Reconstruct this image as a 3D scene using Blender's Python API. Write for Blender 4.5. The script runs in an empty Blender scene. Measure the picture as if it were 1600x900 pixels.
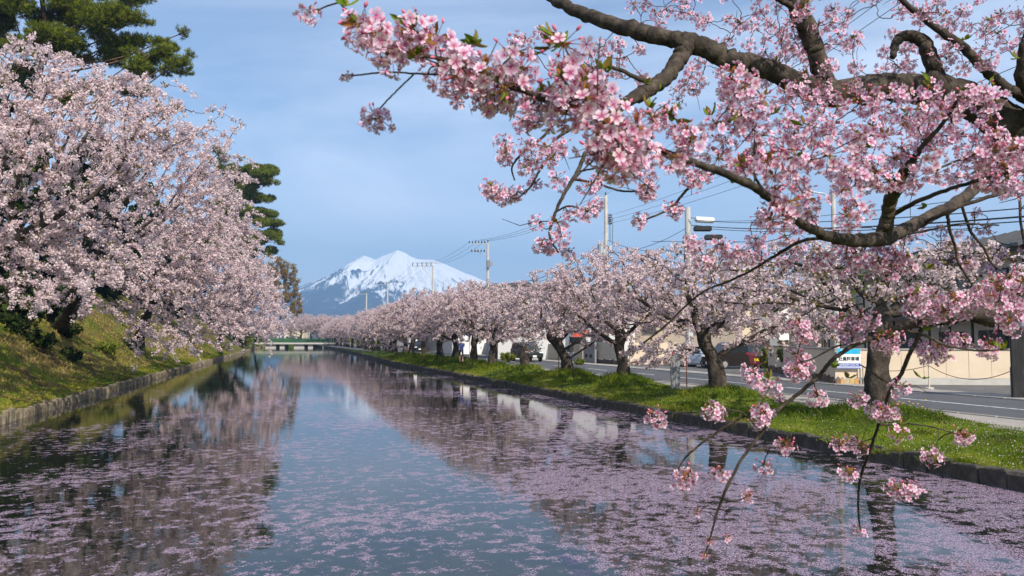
import bpy, bmesh, math, random
import numpy as np
from mathutils import Vector, Matrix

# ------------------------------------------------------------------ camera, sky, sun, exposure
scene = bpy.context.scene
COL = scene.collection
R = math.radians
rng = np.random.default_rng(7)
random.seed(7)

CAM = np.array([0.0, 0.0, 2.7])
YAW, PITCH, FPX = R(17.8), R(3.54), 1244.0
FWD = np.array([math.sin(YAW) * math.cos(PITCH), math.cos(YAW) * math.cos(PITCH), math.sin(PITCH)])
RGT = np.array([math.cos(YAW), -math.sin(YAW), 0.0])
UPV = np.cross(RGT, FWD)

cam_data = bpy.data.cameras.new('camera')
cam = bpy.data.objects.new('camera', cam_data)
COL.objects.link(cam)
cam.location = CAM
cam.rotation_euler = (R(90) + PITCH, 0, -YAW)
cam_data.sensor_width = 36.0
cam_data.lens = 28.0
cam_data.clip_start = 0.05
cam_data.clip_end = 40000
cam_data.dof.use_dof = True
cam_data.dof.focus_distance = 30.0
cam_data.dof.aperture_fstop = 9.0
scene.camera = cam

SUN_EL = R(40)
SUN_AZ = YAW + R(150)            # clockwise from +Y
SUN_DIR = Vector((math.sin(SUN_AZ) * math.cos(SUN_EL), math.cos(SUN_AZ) * math.cos(SUN_EL), math.sin(SUN_EL)))
sun_data = bpy.data.lights.new('sun', 'SUN')
sun_data.energy = 5.0
sun_data.angle = R(0.55)
sun_data.color = (1.0, 0.92, 0.80)
sun = bpy.data.objects.new('sun', sun_data)
COL.objects.link(sun)
sun.rotation_euler = SUN_DIR.to_track_quat('Z', 'Y').to_euler()

world = bpy.data.worlds.new('World')
scene.world = world
world.use_nodes = True
nt = world.node_tree
nt.nodes.clear()
w_out = nt.nodes.new('ShaderNodeOutputWorld')
w_bg = nt.nodes.new('ShaderNodeBackground')
w_bg.inputs['Strength'].default_value = 0.125
w_sky = nt.nodes.new('ShaderNodeTexSky')
w_sky.sky_type = 'NISHITA'
w_sky.sun_disc = False
w_sky.sun_elevation = SUN_EL
w_sky.sun_rotation = SUN_AZ
w_sky.altitude = 50
w_sky.air_density = 1.0
w_sky.dust_density = 0.25
w_sky.ozone_density = 3.5
# thin high cirrus veil, the same all round the sky
w_tc = nt.nodes.new('ShaderNodeTexCoord')
w_map = nt.nodes.new('ShaderNodeMapping')
w_map.inputs['Scale'].default_value = (1.0, 1.6, 4.0)
w_map.inputs['Rotation'].default_value = (0.35, 0.2, 0.5)
w_n = nt.nodes.new('ShaderNodeTexNoise')
w_n.inputs['Scale'].default_value = 1.25
w_n.inputs['Detail'].default_value = 7
w_n.inputs['Roughness'].default_value = 0.55
w_n.inputs['Distortion'].default_value = 0.7
w_r = nt.nodes.new('ShaderNodeMapRange')
w_r.inputs['From Min'].default_value = 0.40
w_r.inputs['From Max'].default_value = 0.70
w_r.inputs['To Min'].default_value = 0.14
w_r.inputs['To Max'].default_value = 0.80
w_mix = nt.nodes.new('ShaderNodeMix')
w_mix.data_type = 'RGBA'
w_mix.inputs[7].default_value = (7.7, 8.4, 9.7, 1)
L = nt.links.new
L(w_tc.outputs['Generated'], w_map.inputs['Vector'])
L(w_map.outputs['Vector'], w_n.inputs['Vector'])
L(w_n.outputs['Fac'], w_r.inputs['Value'])
L(w_r.outputs['Result'], w_mix.inputs[0])
L(w_sky.outputs['Color'], w_mix.inputs[6])
L(w_mix.outputs[2], w_bg.inputs['Color'])
L(w_bg.outputs['Background'], w_out.inputs['Surface'])

scene.render.engine = 'CYCLES'
scene.view_settings.view_transform = 'Standard'
scene.view_settings.look = 'None'
scene.view_settings.exposure = 0.28
scene.view_settings.gamma = 1.0
scene.view_settings.use_curve_mapping = False
scene.cycles.max_bounces = 8
scene.cycles.diffuse_bounces = 3
scene.cycles.glossy_bounces = 3
scene.cycles.transmission_bounces = 4
scene.cycles.transparent_max_bounces = 8
scene.cycles.volume_bounces = 0
scene.cycles.use_denoising = True
scene.cycles.sample_clamp_indirect = 6.0

# ------------------------------------------------------------------ geometry helpers
def ray(px, py):
    return FWD + RGT * ((px - 800) / FPX) + UPV * ((450 - py) / FPX)

def at(px, py, d):
    """point seen at that place of the photograph, d metres along the view axis"""
    return CAM + ray(px, py) * d

def onz(px, py, z):
    r = ray(px, py)
    return CAM + r * ((z - CAM[2]) / r[2])

def onx(px, x):
    """ground-plan point on the line x = const in the column px (z comes from the caller)"""
    r = ray(px, 527)
    t = x / r[0]
    return np.array([x, r[1] * t, 0.0])

def onplane(px, py, p0, n):
    r = ray(px, py)
    return CAM + r * (np.dot(np.asarray(p0) - CAM, n) / np.dot(r, n))

def tag(o, label=None, cat=None, group=None, kind=None):
    if label: o['label'] = label
    if cat: o['category'] = cat
    if group: o['group'] = group
    if kind: o['kind'] = kind
    return o

def empty(name, loc=(0, 0, 0), rz=0.0, label=None, cat=None, group=None):
    o = bpy.data.objects.new(name, None)
    COL.objects.link(o)
    o.location = tuple(float(v) for v in loc)
    o.rotation_euler = (0, 0, rz)
    return tag(o, label, cat, group)

def link(name, me, parent=None, loc=None):
    o = bpy.data.objects.new(name, me)
    COL.objects.link(o)
    if parent is not None: o.parent = parent
    if loc is not None: o.location = tuple(float(v) for v in loc)
    return o

def mesh_np(name, V, faces, mats, tint=None, col=None, midx=None, smooth=False):
    """faces: list of integer arrays (n, k); tint: per-face float; col: per-vertex rgb"""
    me = bpy.data.meshes.new(name)
    V = np.asarray(V, dtype=np.float32)
    faces = [np.asarray(f, dtype=np.int32) for f in (faces if isinstance(faces, list) else [faces]) if len(f)]
    me.vertices.add(len(V))
    me.vertices.foreach_set('co', V.ravel())
    idx = np.concatenate([f.ravel() for f in faces])
    tot = np.concatenate([np.full(len(f), f.shape[1], dtype=np.int32) for f in faces])
    start = np.concatenate([[0], np.cumsum(tot)[:-1]]).astype(np.int32)
    me.loops.add(len(idx))
    me.loops.foreach_set('vertex_index', idx)
    me.polygons.add(len(tot))
    me.polygons.foreach_set('loop_start', start)
    try:
        me.polygons.foreach_set('loop_total', tot)
    except Exception:
        pass
    if midx is not None:
        me.polygons.foreach_set('material_index', np.asarray(midx, dtype=np.int32))
    if smooth:
        me.polygons.foreach_set('use_smooth', np.ones(len(tot), dtype=bool))
    for m in (mats if isinstance(mats, (list, tuple)) else [mats]):
        me.materials.append(m)
    me.update(calc_edges=True)
    if tint is not None:
        a = me.attributes.new('tint', 'FLOAT', 'FACE')
        a.data.foreach_set('value', np.asarray(tint, dtype=np.float32))
    if col is not None:
        a = me.attributes.new('col', 'FLOAT_COLOR', 'POINT')
        c4 = np.ones((len(V), 4), dtype=np.float32); c4[:, :3] = col
        a.data.foreach_set('color', c4.ravel())
    me.validate(verbose=False)
    return me

class MB:
    """collects boxes, prisms and tubes and links them as ONE mesh"""
    def __init__(self):
        self.v, self.f, self.m = [], [], []
        self.mat = 0
    def add(self, vs, fs):
        o = len(self.v)
        self.v += [tuple(float(c) for c in p) for p in vs]
        self.f += [tuple(i + o for i in f) for f in fs]
        self.m += [self.mat] * len(fs)
        return self
    def box(self, c, s, rz=0.0, bev=0.0):
        x, y, z = s[0] / 2, s[1] / 2, s[2] / 2
        ca, sa = math.cos(rz), math.sin(rz)
        def T(p): return (c[0] + p[0] * ca - p[1] * sa, c[1] + p[0] * sa + p[1] * ca, c[2] + p[2])
        if bev <= 0:
            vs = [T(p) for p in ((-x,-y,-z),(x,-y,-z),(x,y,-z),(-x,y,-z),(-x,-y,z),(x,-y,z),(x,y,z),(-x,y,z))]
            return self.add(vs, [(3,2,1,0),(4,5,6,7),(0,1,5,4),(1,2,6,5),(2,3,7,6),(3,0,4,7)])
        b = min(bev, x * .9, y * .9, z * .9)
        ring = lambda ex, ey, ez: [(-x+ex,-y+ey,ez),(x-ex,-y+ey,ez),(x-ex,y-ey,ez),(-x+ex,y-ey,ez)]
        vs = []
        for ex, ez in ((b, -z), (0, -z + b), (0, z - b), (b, z)):
            vs += [T(p) for p in ring(ex, ex, ez)]
        fs = [(3,2,1,0), (12,13,14,15)]
        for k in range(3):
            for i in range(4):
                j = (i + 1) % 4
                fs.append((k*4+i, k*4+j, k*4+4+j, k*4+4+i))
        return self.add(vs, fs)
    def prism(self, pts, off):
        """closed polygon pts (3-D) pushed along off"""
        n = len(pts); off = np.asarray(off, float)
        vs = [np.asarray(p, float) for p in pts] + [np.asarray(p, float) + off for p in pts]
        return self.add(vs, [tuple(range(n - 1, -1, -1)), tuple(range(n, 2 * n))] + [(i, (i+1) % n, n + (i+1) % n, n + i) for i in range(n)])
    def tube(self, pts, rad, n=6, caps=True):
        pts = [np.asarray(p, float) for p in pts]
        rad = [rad] * len(pts) if np.isscalar(rad) else rad
        V, Fq = tube_np(np.array(pts), np.array(rad, float), n)
        fs = [tuple(f) for f in Fq]
        if caps:
            m = len(pts)
            fs += [tuple(range(n - 1, -1, -1)), tuple((m - 1) * n + i for i in range(n))]
        return self.add(V, fs)
    def lathe(self, prof, c, n=16, axis='z'):
        """prof: (radius, height) list"""
        vs, fs = [], []
        for r, h in prof:
            for i in range(n):
                a = 2 * math.pi * i / n
                p = (r * math.cos(a), r * math.sin(a), h)
                if axis == 'x': p = (h, p[0], p[1])
                if axis == 'y': p = (p[0], h, p[1])
                vs.append((c[0] + p[0], c[1] + p[1], c[2] + p[2]))
        for k in range(len(prof) - 1):
            for i in range(n):
                j = (i + 1) % n
                fs.append((k*n+i, k*n+j, (k+1)*n+j, (k+1)*n+i))
        fs += [tuple(range(n - 1, -1, -1)), tuple((len(prof) - 1) * n + i for i in range(n))]
        return self.add(vs, fs)
    def mesh(self, name, mats, smooth=False):
        me = bpy.data.meshes.new(name)
        me.from_pydata(self.v, [], self.f)
        for m in (mats if isinstance(mats, (list, tuple)) else [mats]): me.materials.append(m)
        if len(set(self.m)) > 1: me.polygons.foreach_set('material_index', self.m)
        if smooth: me.polygons.foreach_set('use_smooth', [True] * len(me.polygons))
        bm = bmesh.new(); bm.from_mesh(me)
        bmesh.ops.recalc_face_normals(bm, faces=bm.faces)
        bm.to_mesh(me); bm.free()
        me.update()
        return me
    def build(self, name, mats, parent=None, loc=None, smooth=False):
        return link(name, self.mesh(name, mats, smooth), parent, loc)

def tube_np(P, rad, n=5, phase=0.0):
    m = len(P)
    T = np.zeros_like(P)
    T[1:-1] = P[2:] - P[:-2]
    T[0] = P[1] - P[0]; T[-1] = P[-1] - P[-2]
    T /= np.linalg.norm(T, axis=1, keepdims=True) + 1e-9
    ref = np.array([0, 0, 1.0]) if abs(T[0][2]) < 0.9 else np.array([1.0, 0, 0])
    A = np.zeros_like(P)
    a = np.cross(ref, T[0]); a /= np.linalg.norm(a) + 1e-9
    for i in range(m):
        a = a - T[i] * np.dot(a, T[i]); a /= np.linalg.norm(a) + 1e-9
        A[i] = a
    B = np.cross(T, A)
    ang = np.arange(n) * 2 * np.pi / n + phase
    V = P[:, None, :] + rad[:, None, None] * (np.cos(ang)[None, :, None] * A[:, None, :] + np.sin(ang)[None, :, None] * B[:, None, :])
    i = np.arange(m - 1)[:, None] * n; j = np.arange(n)[None, :]; j2 = (j + 1) % n
    F = np.stack([i + j, i + j2, i + n + j2, i + n + j], axis=-1).reshape(-1, 4)
    return V.reshape(-1, 3), F

def smooth_path(P, per=5):
    """Catmull-Rom through the rows of P"""
    P = np.asarray(P, float)
    Q = np.vstack([2 * P[0] - P[1], P, 2 * P[-1] - P[-2]])
    out = []
    t = np.linspace(0, 1, per, endpoint=False)[:, None]
    for i in range(1, len(Q) - 2):
        p0, p1, p2, p3 = Q[i-1], Q[i], Q[i+1], Q[i+2]
        out.append(0.5 * (2*p1 + (p2-p0)*t + (2*p0-5*p1+4*p2-p3)*t**2 + (3*p1-p0-3*p2+p3)*t**3))
    out.append(P[-1:])
    return np.vstack(out)

def _hash(ix, iy, seed):
    h = (ix.astype(np.int64) * 374761393 + iy.astype(np.int64) * 668265263 + seed * 974634777) & 0xffffffff
    h = ((h ^ (h >> 13)) * 1274126177) & 0xffffffff
    return ((h ^ (h >> 16)) & 0xffffff) / float(0xffffff)

def vnoise(x, y, seed=0):
    x = np.asarray(x, float); y = np.asarray(y, float)
    ix, iy = np.floor(x), np.floor(y)
    fx, fy = x - ix, y - iy
    fx, fy = fx*fx*(3-2*fx), fy*fy*(3-2*fy)
    a, b = _hash(ix, iy, seed), _hash(ix + 1, iy, seed)
    c, d = _hash(ix, iy + 1, seed), _hash(ix + 1, iy + 1, seed)
    return (a*(1-fx) + b*fx) * (1-fy) + (c*(1-fx) + d*fx) * fy

def fbm(x, y, seed=0, oct=4, rough=0.5):
    s, amp, tot = 0.0, 1.0, 0.0
    for k in range(oct):
        s = s + amp * vnoise(x * 2**k, y * 2**k, seed + k * 17); tot += amp; amp *= rough
    return s / tot

def unit(v):
    return v / (np.linalg.norm(v, axis=-1, keepdims=True) + 1e-9)

def rand_dirs(n):
    v = rng.normal(size=(n, 3))
    return unit(v)

# ------------------------------------------------------------------ materials
def mat(name):
    m = bpy.data.materials.new(name)
    m.use_nodes = True
    t = m.node_tree
    b = t.nodes['Principled BSDF']
    return m, t, b

def N(t, typ, **kw):
    n = t.nodes.new(typ)
    for k, v in kw.items():
        if k in n.inputs: n.inputs[k].default_value = v
        else: setattr(n, k, v)
    return n

def ramp(t, fac, stops):
    r = t.nodes.new('ShaderNodeValToRGB')
    while len(r.color_ramp.elements) < len(stops): r.color_ramp.elements.new(0.5)
    for e, (p, c) in zip(r.color_ramp.elements, stops):
        e.position = p; e.color = (c[0], c[1], c[2], 1)
    t.links.new(fac, r.inputs['Fac'])
    return r.outputs['Color']

def noise_mat(name, stops, scale=4.0, rough=0.8, detail=6, bump=0.2, bscale=None, stretch=None, spec=0.3, coords='Object', dist=0.02):
    """rough matt surface: a colour ramp over noise, with a fine relief"""
    m, t, b = mat(name)
    tc = N(t, 'ShaderNodeTexCoord')
    vec = tc.outputs[coords]
    if stretch:
        mp = N(t, 'ShaderNodeMapping'); mp.inputs['Scale'].default_value = stretch
        t.links.new(vec, mp.inputs['Vector']); vec = mp.outputs['Vector']
    n = N(t, 'ShaderNodeTexNoise', Scale=scale, Detail=detail, Roughness=0.62)
    t.links.new(vec, n.inputs['Vector'])
    t.links.new(ramp(t, n.outputs['Fac'], stops), b.inputs['Base Color'])
    b.inputs['Roughness'].default_value = rough
    b.inputs['Specular IOR Level'].default_value = spec
    if bump:
        n2 = N(t, 'ShaderNodeTexNoise', Scale=bscale or scale * 6, Detail=5, Roughness=0.6)
        t.links.new(vec, n2.inputs['Vector'])
        bp = N(t, 'ShaderNodeBump', Strength=bump, Distance=dist)
        t.links.new(n2.outputs['Fac'], bp.inputs['Height'])
        t.links.new(bp.outputs['Normal'], b.inputs['Normal'])
    return m

def plain(name, c, rough=0.5, metal=0.0, spec=0.4, var=0.12, scale=6.0):
    """paint or plastic with slight uneven tone"""
    lo = tuple(v * (1 - var) for v in c); hi = tuple(min(1, v * (1 + var)) for v in c)
    m = noise_mat(name, [(0.3, lo), (0.7, hi)], scale=scale, rough=rough, bump=0.05, spec=spec)
    m.node_tree.nodes['Principled BSDF'].inputs['Metallic'].default_value = metal
    return m

def petal_mat(name, stops, trans=0.35, attr='tint'):
    m = bpy.data.materials.new(name); m.use_nodes = True
    t = m.node_tree; t.nodes.clear()
    o = N(t, 'ShaderNodeOutputMaterial')
    a = N(t, 'ShaderNodeAttribute', attribute_name=attr)
    col = ramp(t, a.outputs['Fac'], stops) if stops else a.outputs['Color']
    d = N(t, 'ShaderNodeBsdfDiffuse'); tr = N(t, 'ShaderNodeBsdfTranslucent')
    mx = N(t, 'ShaderNodeMixShader', Fac=trans)
    t.links.new(col, d.inputs['Color']); t.links.new(col, tr.inputs['Color'])
    t.links.new(d.outputs[0], mx.inputs[1]); t.links.new(tr.outputs[0], mx.inputs[2])
    t.links.new(mx.outputs[0], o.inputs['Surface'])
    return m

M = {}
M['bark'] = noise_mat('cherry_bark', [(0.28, (0.018, 0.014, 0.011)), (0.5, (0.055, 0.043, 0.033)), (0.66, (0.12, 0.097, 0.072)), (0.8, (0.085, 0.09, 0.03))],
                      scale=3.2, bump=0.9, bscale=14, stretch=(1, 1, 0.7), rough=0.9, spec=0.2, dist=0.05)
M['bark_near'] = noise_mat('cherry_bark_near', [(0.28, (0.016, 0.012, 0.010)), (0.5, (0.055, 0.042, 0.033)), (0.72, (0.125, 0.10, 0.075))],
                      scale=16, bump=1.0, bscale=75, rough=0.85, spec=0.2, dist=0.008)
M['pine_bark'] = noise_mat('pine_bark', [(0.3, (0.05, 0.03, 0.02)), (0.6, (0.17, 0.095, 0.06))], scale=5, bump=0.7, rough=0.9, dist=0.04)
M['blossom'] = petal_mat('cherry_blossom', [(0.0, (0.66, 0.49, 0.51)), (0.45, (0.78, 0.635, 0.645)), (0.88, (0.86, 0.755, 0.75)),
                                             (0.93, (0.24, 0.17, 0.05)), (1.0, (0.14, 0.15, 0.035))], 0.44)
M['blossom_rosy'] = petal_mat('rosy_cherry_blossom', [(0.0, (0.56, 0.33, 0.36)), (0.45, (0.75, 0.54, 0.575)), (0.86, (0.84, 0.69, 0.715)),
                                             (0.92, (0.30, 0.13, 0.07)), (1.0, (0.17, 0.15, 0.04))], 0.30)
M['needles'] = petal_mat('pine_needle_green', [(0.0, (0.035, 0.055, 0.008)), (0.5, (0.12, 0.155, 0.018)), (1.0, (0.32, 0.32, 0.045))], 0.25)
M['young_leaf'] = petal_mat('young_leaf_green', [(0.0, (0.10, 0.13, 0.02)), (1.0, (0.24, 0.27, 0.04))], 0.35)
M['dark_leaf'] = petal_mat('evergreen_leaf', [(0.0, (0.012, 0.022, 0.008)), (1.0, (0.05, 0.075, 0.018))], 0.2)
M['brown_bud'] = petal_mat('opening_bud_brown', [(0.0, (0.17, 0.10, 0.025)), (1.0, (0.36, 0.23, 0.06))], 0.3)
M['grass_blade'] = petal_mat('grass_blade', [(0.0, (0.045, 0.085, 0.008)), (0.5, (0.145, 0.20, 0.012)), (0.8, (0.27, 0.275, 0.022)), (1.0, (0.36, 0.27, 0.11))], 0.3)
M['flower_near'] = petal_mat('near_blossom', None, 0.28, attr='col')
# ------------------------------------------------------------------ the moat: edge lines in plan
RE = [onz(1600, 767, 0), onz(1100, 667, 0), onz(620, 571, 0), onz(550, 551.5, 0), onz(512, 544.5, 0)]
LE = [onz(0, 662.7, 0), onz(120, 627, 0), onz(240, 591.5, 0), onz(330, 566, 0), onz(408, 543.6, 0)]
def edge_fn(pts):
    P = np.array(sorted([(p[1], p[0]) for p in pts]))
    s0 = (P[1, 1] - P[0, 1]) / (P[1, 0] - P[0, 0]); s1 = (P[-1, 1] - P[-2, 1]) / (P[-1, 0] - P[-2, 0])
    ys = np.concatenate([[P[0, 0] - 60], P[:, 0], [P[-1, 0] + 120]])
    xs = np.concatenate([[P[0, 1] - 60 * s0], P[:, 1], [P[-1, 1] + 120 * s1]])
    return lambda y: np.interp(y, ys, xs)
redge, ledge = edge_fn(RE), edge_fn(LE)
Y_NEAR, Y_END = -6.0, 262.0
ROAD0, ROAD1, LINE_X, WALK1 = 18.7, 24.5, 21.45, 25.9
PAVE0 = 17.4
ZR = 0.58

# where the row of cherries stands on the right bank: (photo column, x)
TREE_X = 15.5
tree_px = [1372, 1122, 973, 888, 819, 771, 741, 712, 687, 663, 643]
TREES = []
for i, px in enumerate(tree_px):
    p = onx(px, TREE_X + [-.1, .0, .2, .1, .5, -.2, .6, .1, .2, .5, .3][i])
    TREES.append((p[0], p[1]))
y = TREES[-1][1]
while y < 236:
    y += 6.6 + 1.2 * rng.random()
    TREES.append((float(redge(y)) + 2.4 + 0.5 * rng.random(), y))

# ------------------------------------------------------------------ ground materials
def grass_ground(name, a, b, c, d):
    m, t, bs = mat(name)
    tc = N(t, 'ShaderNodeTexCoord')
    n1 = N(t, 'ShaderNodeTexNoise', Scale=0.55, Detail=5, Roughness=0.65)
    n2 = N(t, 'ShaderNodeTexNoise', Scale=9.0, Detail=6, Roughness=0.7)
    for n in (n1, n2): t.links.new(tc.outputs['Object'], n.inputs['Vector'])
    big = ramp(t, n1.outputs['Fac'], [(0.34, a), (0.47, b), (0.58, c), (0.70, d)])
    fine = ramp(t, n2.outputs['Fac'], [(0.3, (0.45, 0.45, 0.45)), (0.7, (1.35, 1.35, 1.35))])
    mx = N(t, 'ShaderNodeMix', data_type='RGBA', blend_type='MULTIPLY'); mx.inputs[0].default_value = 0.75
    t.links.new(big, mx.inputs[6]); t.links.new(fine, mx.inputs[7])
    t.links.new(mx.outputs[2], bs.inputs['Base Color'])
    bs.inputs['Roughness'].default_value = 0.95; bs.inputs['Specular IOR Level'].default_value = 0.1
    bp = N(t, 'ShaderNodeBump', Strength=0.9, Distance=0.06)
    t.links.new(n2.outputs['Fac'], bp.inputs['Height']); t.links.new(bp.outputs['Normal'], bs.inputs['Normal'])
    return m
M['turf'] = grass_ground('bank_turf', (0.05, 0.045, 0.02), (0.09, 0.14, 0.012), (0.15, 0.20, 0.018), (0.24, 0.22, 0.045))
M['slope'] = grass_ground('rampart_turf', (0.045, 0.032, 0.014), (0.17, 0.115, 0.045), (0.10, 0.14, 0.014), (0.17, 0.20, 0.02))
M['asphalt'] = noise_mat('worn_asphalt', [(0.3, (0.075, 0.076, 0.082)), (0.7, (0.105, 0.105, 0.112))], scale=1.2, bump=0.35, bscale=70, rough=0.9, dist=0.01)
M['lot'] = noise_mat('old_lot_asphalt', [(0.3, (0.095, 0.092, 0.092)), (0.7, (0.15, 0.145, 0.14))], scale=0.8, bump=0.35, bscale=60, rough=0.95, dist=0.01)
M['pave'] = noise_mat('pale_footway', [(0.3, (0.27, 0.245, 0.215)), (0.7, (0.37, 0.34, 0.30))], scale=1.5, bump=0.3, bscale=40, rough=0.95, dist=0.01)
M['road_paint'] = noise_mat('worn_road_paint', [(0.35, (0.30, 0.30, 0.30)), (0.55, (0.72, 0.72, 0.70))], scale=5, bump=0.1, rough=0.8)
M['kerb'] = noise_mat('concrete_kerb', [(0.3, (0.25, 0.24, 0.22)), (0.7, (0.36, 0.34, 0.31))], scale=3, bump=0.3, bscale=30, rough=0.9, dist=0.01)
M['moat_block'] = noise_mat('mossy_edge_block', [(0.3, (0.035, 0.03, 0.025)), (0.52, (0.095, 0.082, 0.066)), (0.68, (0.16, 0.14, 0.115)), (0.78, (0.08, 0.09, 0.03))], scale=2.2, bump=0.8, bscale=12, rough=0.95, dist=0.04)
M['pile'] = noise_mat('weathered_pile', [(0.28, (0.06, 0.046, 0.03)), (0.5, (0.18, 0.145, 0.095)), (0.72, (0.31, 0.26, 0.18))], scale=3.0, bump=0.8, bscale=16, rough=0.95, stretch=(1, 1, 0.5), dist=0.03)
M['soil'] = noise_mat('moat_bed_mud', [(0.3, (0.03, 0.026, 0.02)), (0.7, (0.06, 0.05, 0.035))], scale=1.0, bump=0.3)
M['far_ground'] = noise_mat('far_fields', [(0.35, (0.07, 0.085, 0.035)), (0.65, (0.13, 0.12, 0.07))], scale=0.01, bump=0)

def sheet(name, rows, m, smooth=True, **kw):
    """rows: array (ny, nx, 3)"""
    rows = np.asarray(rows, float); ny, nx, _ = rows.shape
    i = np.arange(ny - 1)[:, None] * nx; j = np.arange(nx - 1)[None, :]
    F = np.stack([i + j, i + j + 1, i + nx + j + 1, i + nx + j], axis=-1).reshape(-1, 4)
    return link(name, mesh_np(name, rows.reshape(-1, 3), F, m, smooth=smooth, **kw))

def mounds(x, y):
    z = np.zeros_like(x)
    for k, (tx, ty) in enumerate(TREES):
        h = 0.42 if k in (0, 1, 2, 3, 7) else 0.30
        z += h * np.exp(-(((x - tx) / 1.15) ** 2 + ((y - ty) / 1.5) ** 2))
    return z

def bank_z(x, y):
    s = x - redge(y)
    base = np.interp(s, [0, 0.25, 1.2, 2.2, 3.6, 4.4], [0.31, 0.34, 0.46, 0.56, 0.585, 0.575])
    return base + mounds(x, y) * np.clip(s / 0.8, 0, 1) + 0.05 * (fbm(x * 1.3, y * 1.3, 5) - 0.5) * np.clip(s, 0, 1)

# right bank turf
ys = np.concatenate([np.arange(Y_NEAR, 80, 0.3), np.arange(80, Y_END + 1, 1.5)])
rows = []
for yy in ys:
    x0 = float(redge(yy)); x1 = min(PAVE0, x0 + 4.0) if yy > 70 else PAVE0 - 0.55 * max(0, 1 - abs(yy - 12) / 14)
    xs = np.linspace(x0 + 0.02, x1, 18)
    row = np.stack([xs, np.full(18, yy), bank_z(xs, np.full(18, yy))], axis=1)
    rows.append(np.vstack([[x0 + .021, yy, -1.3], row]))
tag(sheet('right_bank', rows, M['turf']), kind='structure')

# left rampart slope
ts = np.array([0, 0.3, 0.8, 1.5, 2.3, 3.2, 4.2, 5.4, 6.6, 8, 9.5, 11, 13, 16, 22, 32, 60, 120])
tz = np.array([0.36, 0.42, 0.55, 0.85, 1.35, 2.0, 2.75, 3.7, 4.6, 5.7, 6.8, 7.6, 8.2, 8.5, 8.7, 8.8, 8.8, 8.8])
def slope_z(s, y):
    return np.interp(s, ts, tz) + (fbm(s * 0.8 + 40, y * 0.45, 9, 4) - 0.5) * 0.7 * np.clip(s / 2, 0, 1)
ys = np.concatenate([np.arange(Y_NEAR, 110, 0.6), np.arange(110, Y_END + 1, 2.5)])
ss = np.concatenate([np.arange(0, 13, 0.42), [14, 16, 19, 24, 32, 45, 70, 120]])
rows = []
for yy in ys:
    x = float(ledge(yy)) - 0.05 - ss
    row = np.stack([x, np.full(len(ss), yy), slope_z(ss, np.full(len(ss), yy))], axis=1)[::-1]
    rows.append(np.vstack([row, [x[0] + .001, yy, -1.3]]))
tag(sheet('left_rampart', rows, M['slope']), kind='structure')

# ground to the horizon (one sheet with the moat and road corridor left open)
g = MB()
def quad(mb, x0, x1, y0, y1, z): mb.add([(x0, y0, z), (x1, y0, z), (x1, y1, z), (x0, y1, z)], [(0, 1, 2, 3)])
quad(g, WALK1 - 0.3, 9000, -400, 9000, ZR - 0.03)
quad(g, -9000, WALK1 - 0.3, Y_END - 0.5, 9000, ZR - 0.03)
quad(g, -9000, -95, -400, Y_END - 0.5, 8.6)
quad(g, -95, WALK1 - 0.3, -400, -20, ZR - 0.03)
tag(g.build('ground', M['far_ground']), kind='structure')

# moat bed and near bank (the photographer's own bank, below the frame)
b = MB(); quad(b, -45, 40, -21, Y_END + 2, -1.3)
tag(b.build('moat_bed', M['soil']), kind='structure')
xs = np.linspace(-60, 17.2, 40)
rows = []
for k, (d, z) in enumerate([(-24, 1.0), (-10, 1.0), (0, 1.0), (3.2, 1.0), (4.2, 0.92), (4.7, 0.5), (4.9, -0.6)]):
    off = FWD * 0
    # the near edge lies square to the view
    pts = []
    for x in np.linspace(-40, 14.5, 40):
        p = RGT * x + np.array([math.sin(YAW), math.cos(YAW), 0]) * d
        pts.append([p[0], p[1], z + 0.05 * (vnoise(x * .7, d * .7, 3) - .5)])
    rows.append(pts)
tag(sheet('near_bank', np.array(rows), M['turf']), kind='structure')

# road, footways, lines
def strip(name, x0, x1, z, m, y0=-30, y1=Y_END):
    q = MB(); quad(q, x0, x1, y0, y1, z)
    return tag(q.build(name, m), kind='structure')
strip('road', ROAD0, ROAD1, ZR, M['asphalt'])
mb = MB(); mb.box(((PAVE0 - 0.9 + ROAD0 - .13) / 2, 116, ZR - .06), (ROAD0 - .13 - PAVE0 + .9, 292, 0.15))
tag(mb.build('footway', M['pave']), kind='structure')
mb = MB(); mb.box(((ROAD1 + .12 + WALK1) / 2, 116, ZR - .03), (WALK1 - ROAD1 - .12, 292, 0.14))
tag(mb.build('far_footway', M['pave']), kind='structure')
kp = tag(empty('road_kerb'), kind='structure')
kstone = {}
def kerb_piece(x, y, ln, z=ZR + 0.02, h=0.2):
    if 'k' not in kstone:
        q = MB(); q.box((0, 0, 0), (0.13, 1.17, h), bev=0.015); kstone['k'] = q.mesh('kerb_stone', M['kerb'])
    o = link('kerb_stone', kstone['k'], kp, (x, y, z - h / 2 + 0.03)); return o
for k in range(52):
    kerb_piece(ROAD0 - 0.065, 12 + k * 1.2, 1.2)
    kerb_piece(ROAD1 + 0.055, 18 + k * 1.2, 1.2)
q = MB()
q.box((ROAD0 - .065, 74.4 - 0.6 + 94, ZR - .02), (.13, 188, .16)); q.box((ROAD1 + .055, 80.4 - .6 + 91, ZR - .02), (.13, 182, .16))
q.box((ROAD0 - .065, -9.3, ZR - .02), (.13, 41.4, .16)); q.box((ROAD1 + .055, -6.3, ZR - .02), (.13, 47.4, .16))
tag(q.build('kerb_run', M['kerb'], kp), kind='stuff')
strip('road_marking', LINE_X - .07, LINE_X + .07, ZR + .004, M['road_paint'], -30, 38)
q = MB(); yy = 40.5
while yy < 230:
    quad(q, LINE_X - .07, LINE_X + .07, yy, yy + 3.2, ZR + .004); yy += 6.4
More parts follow.
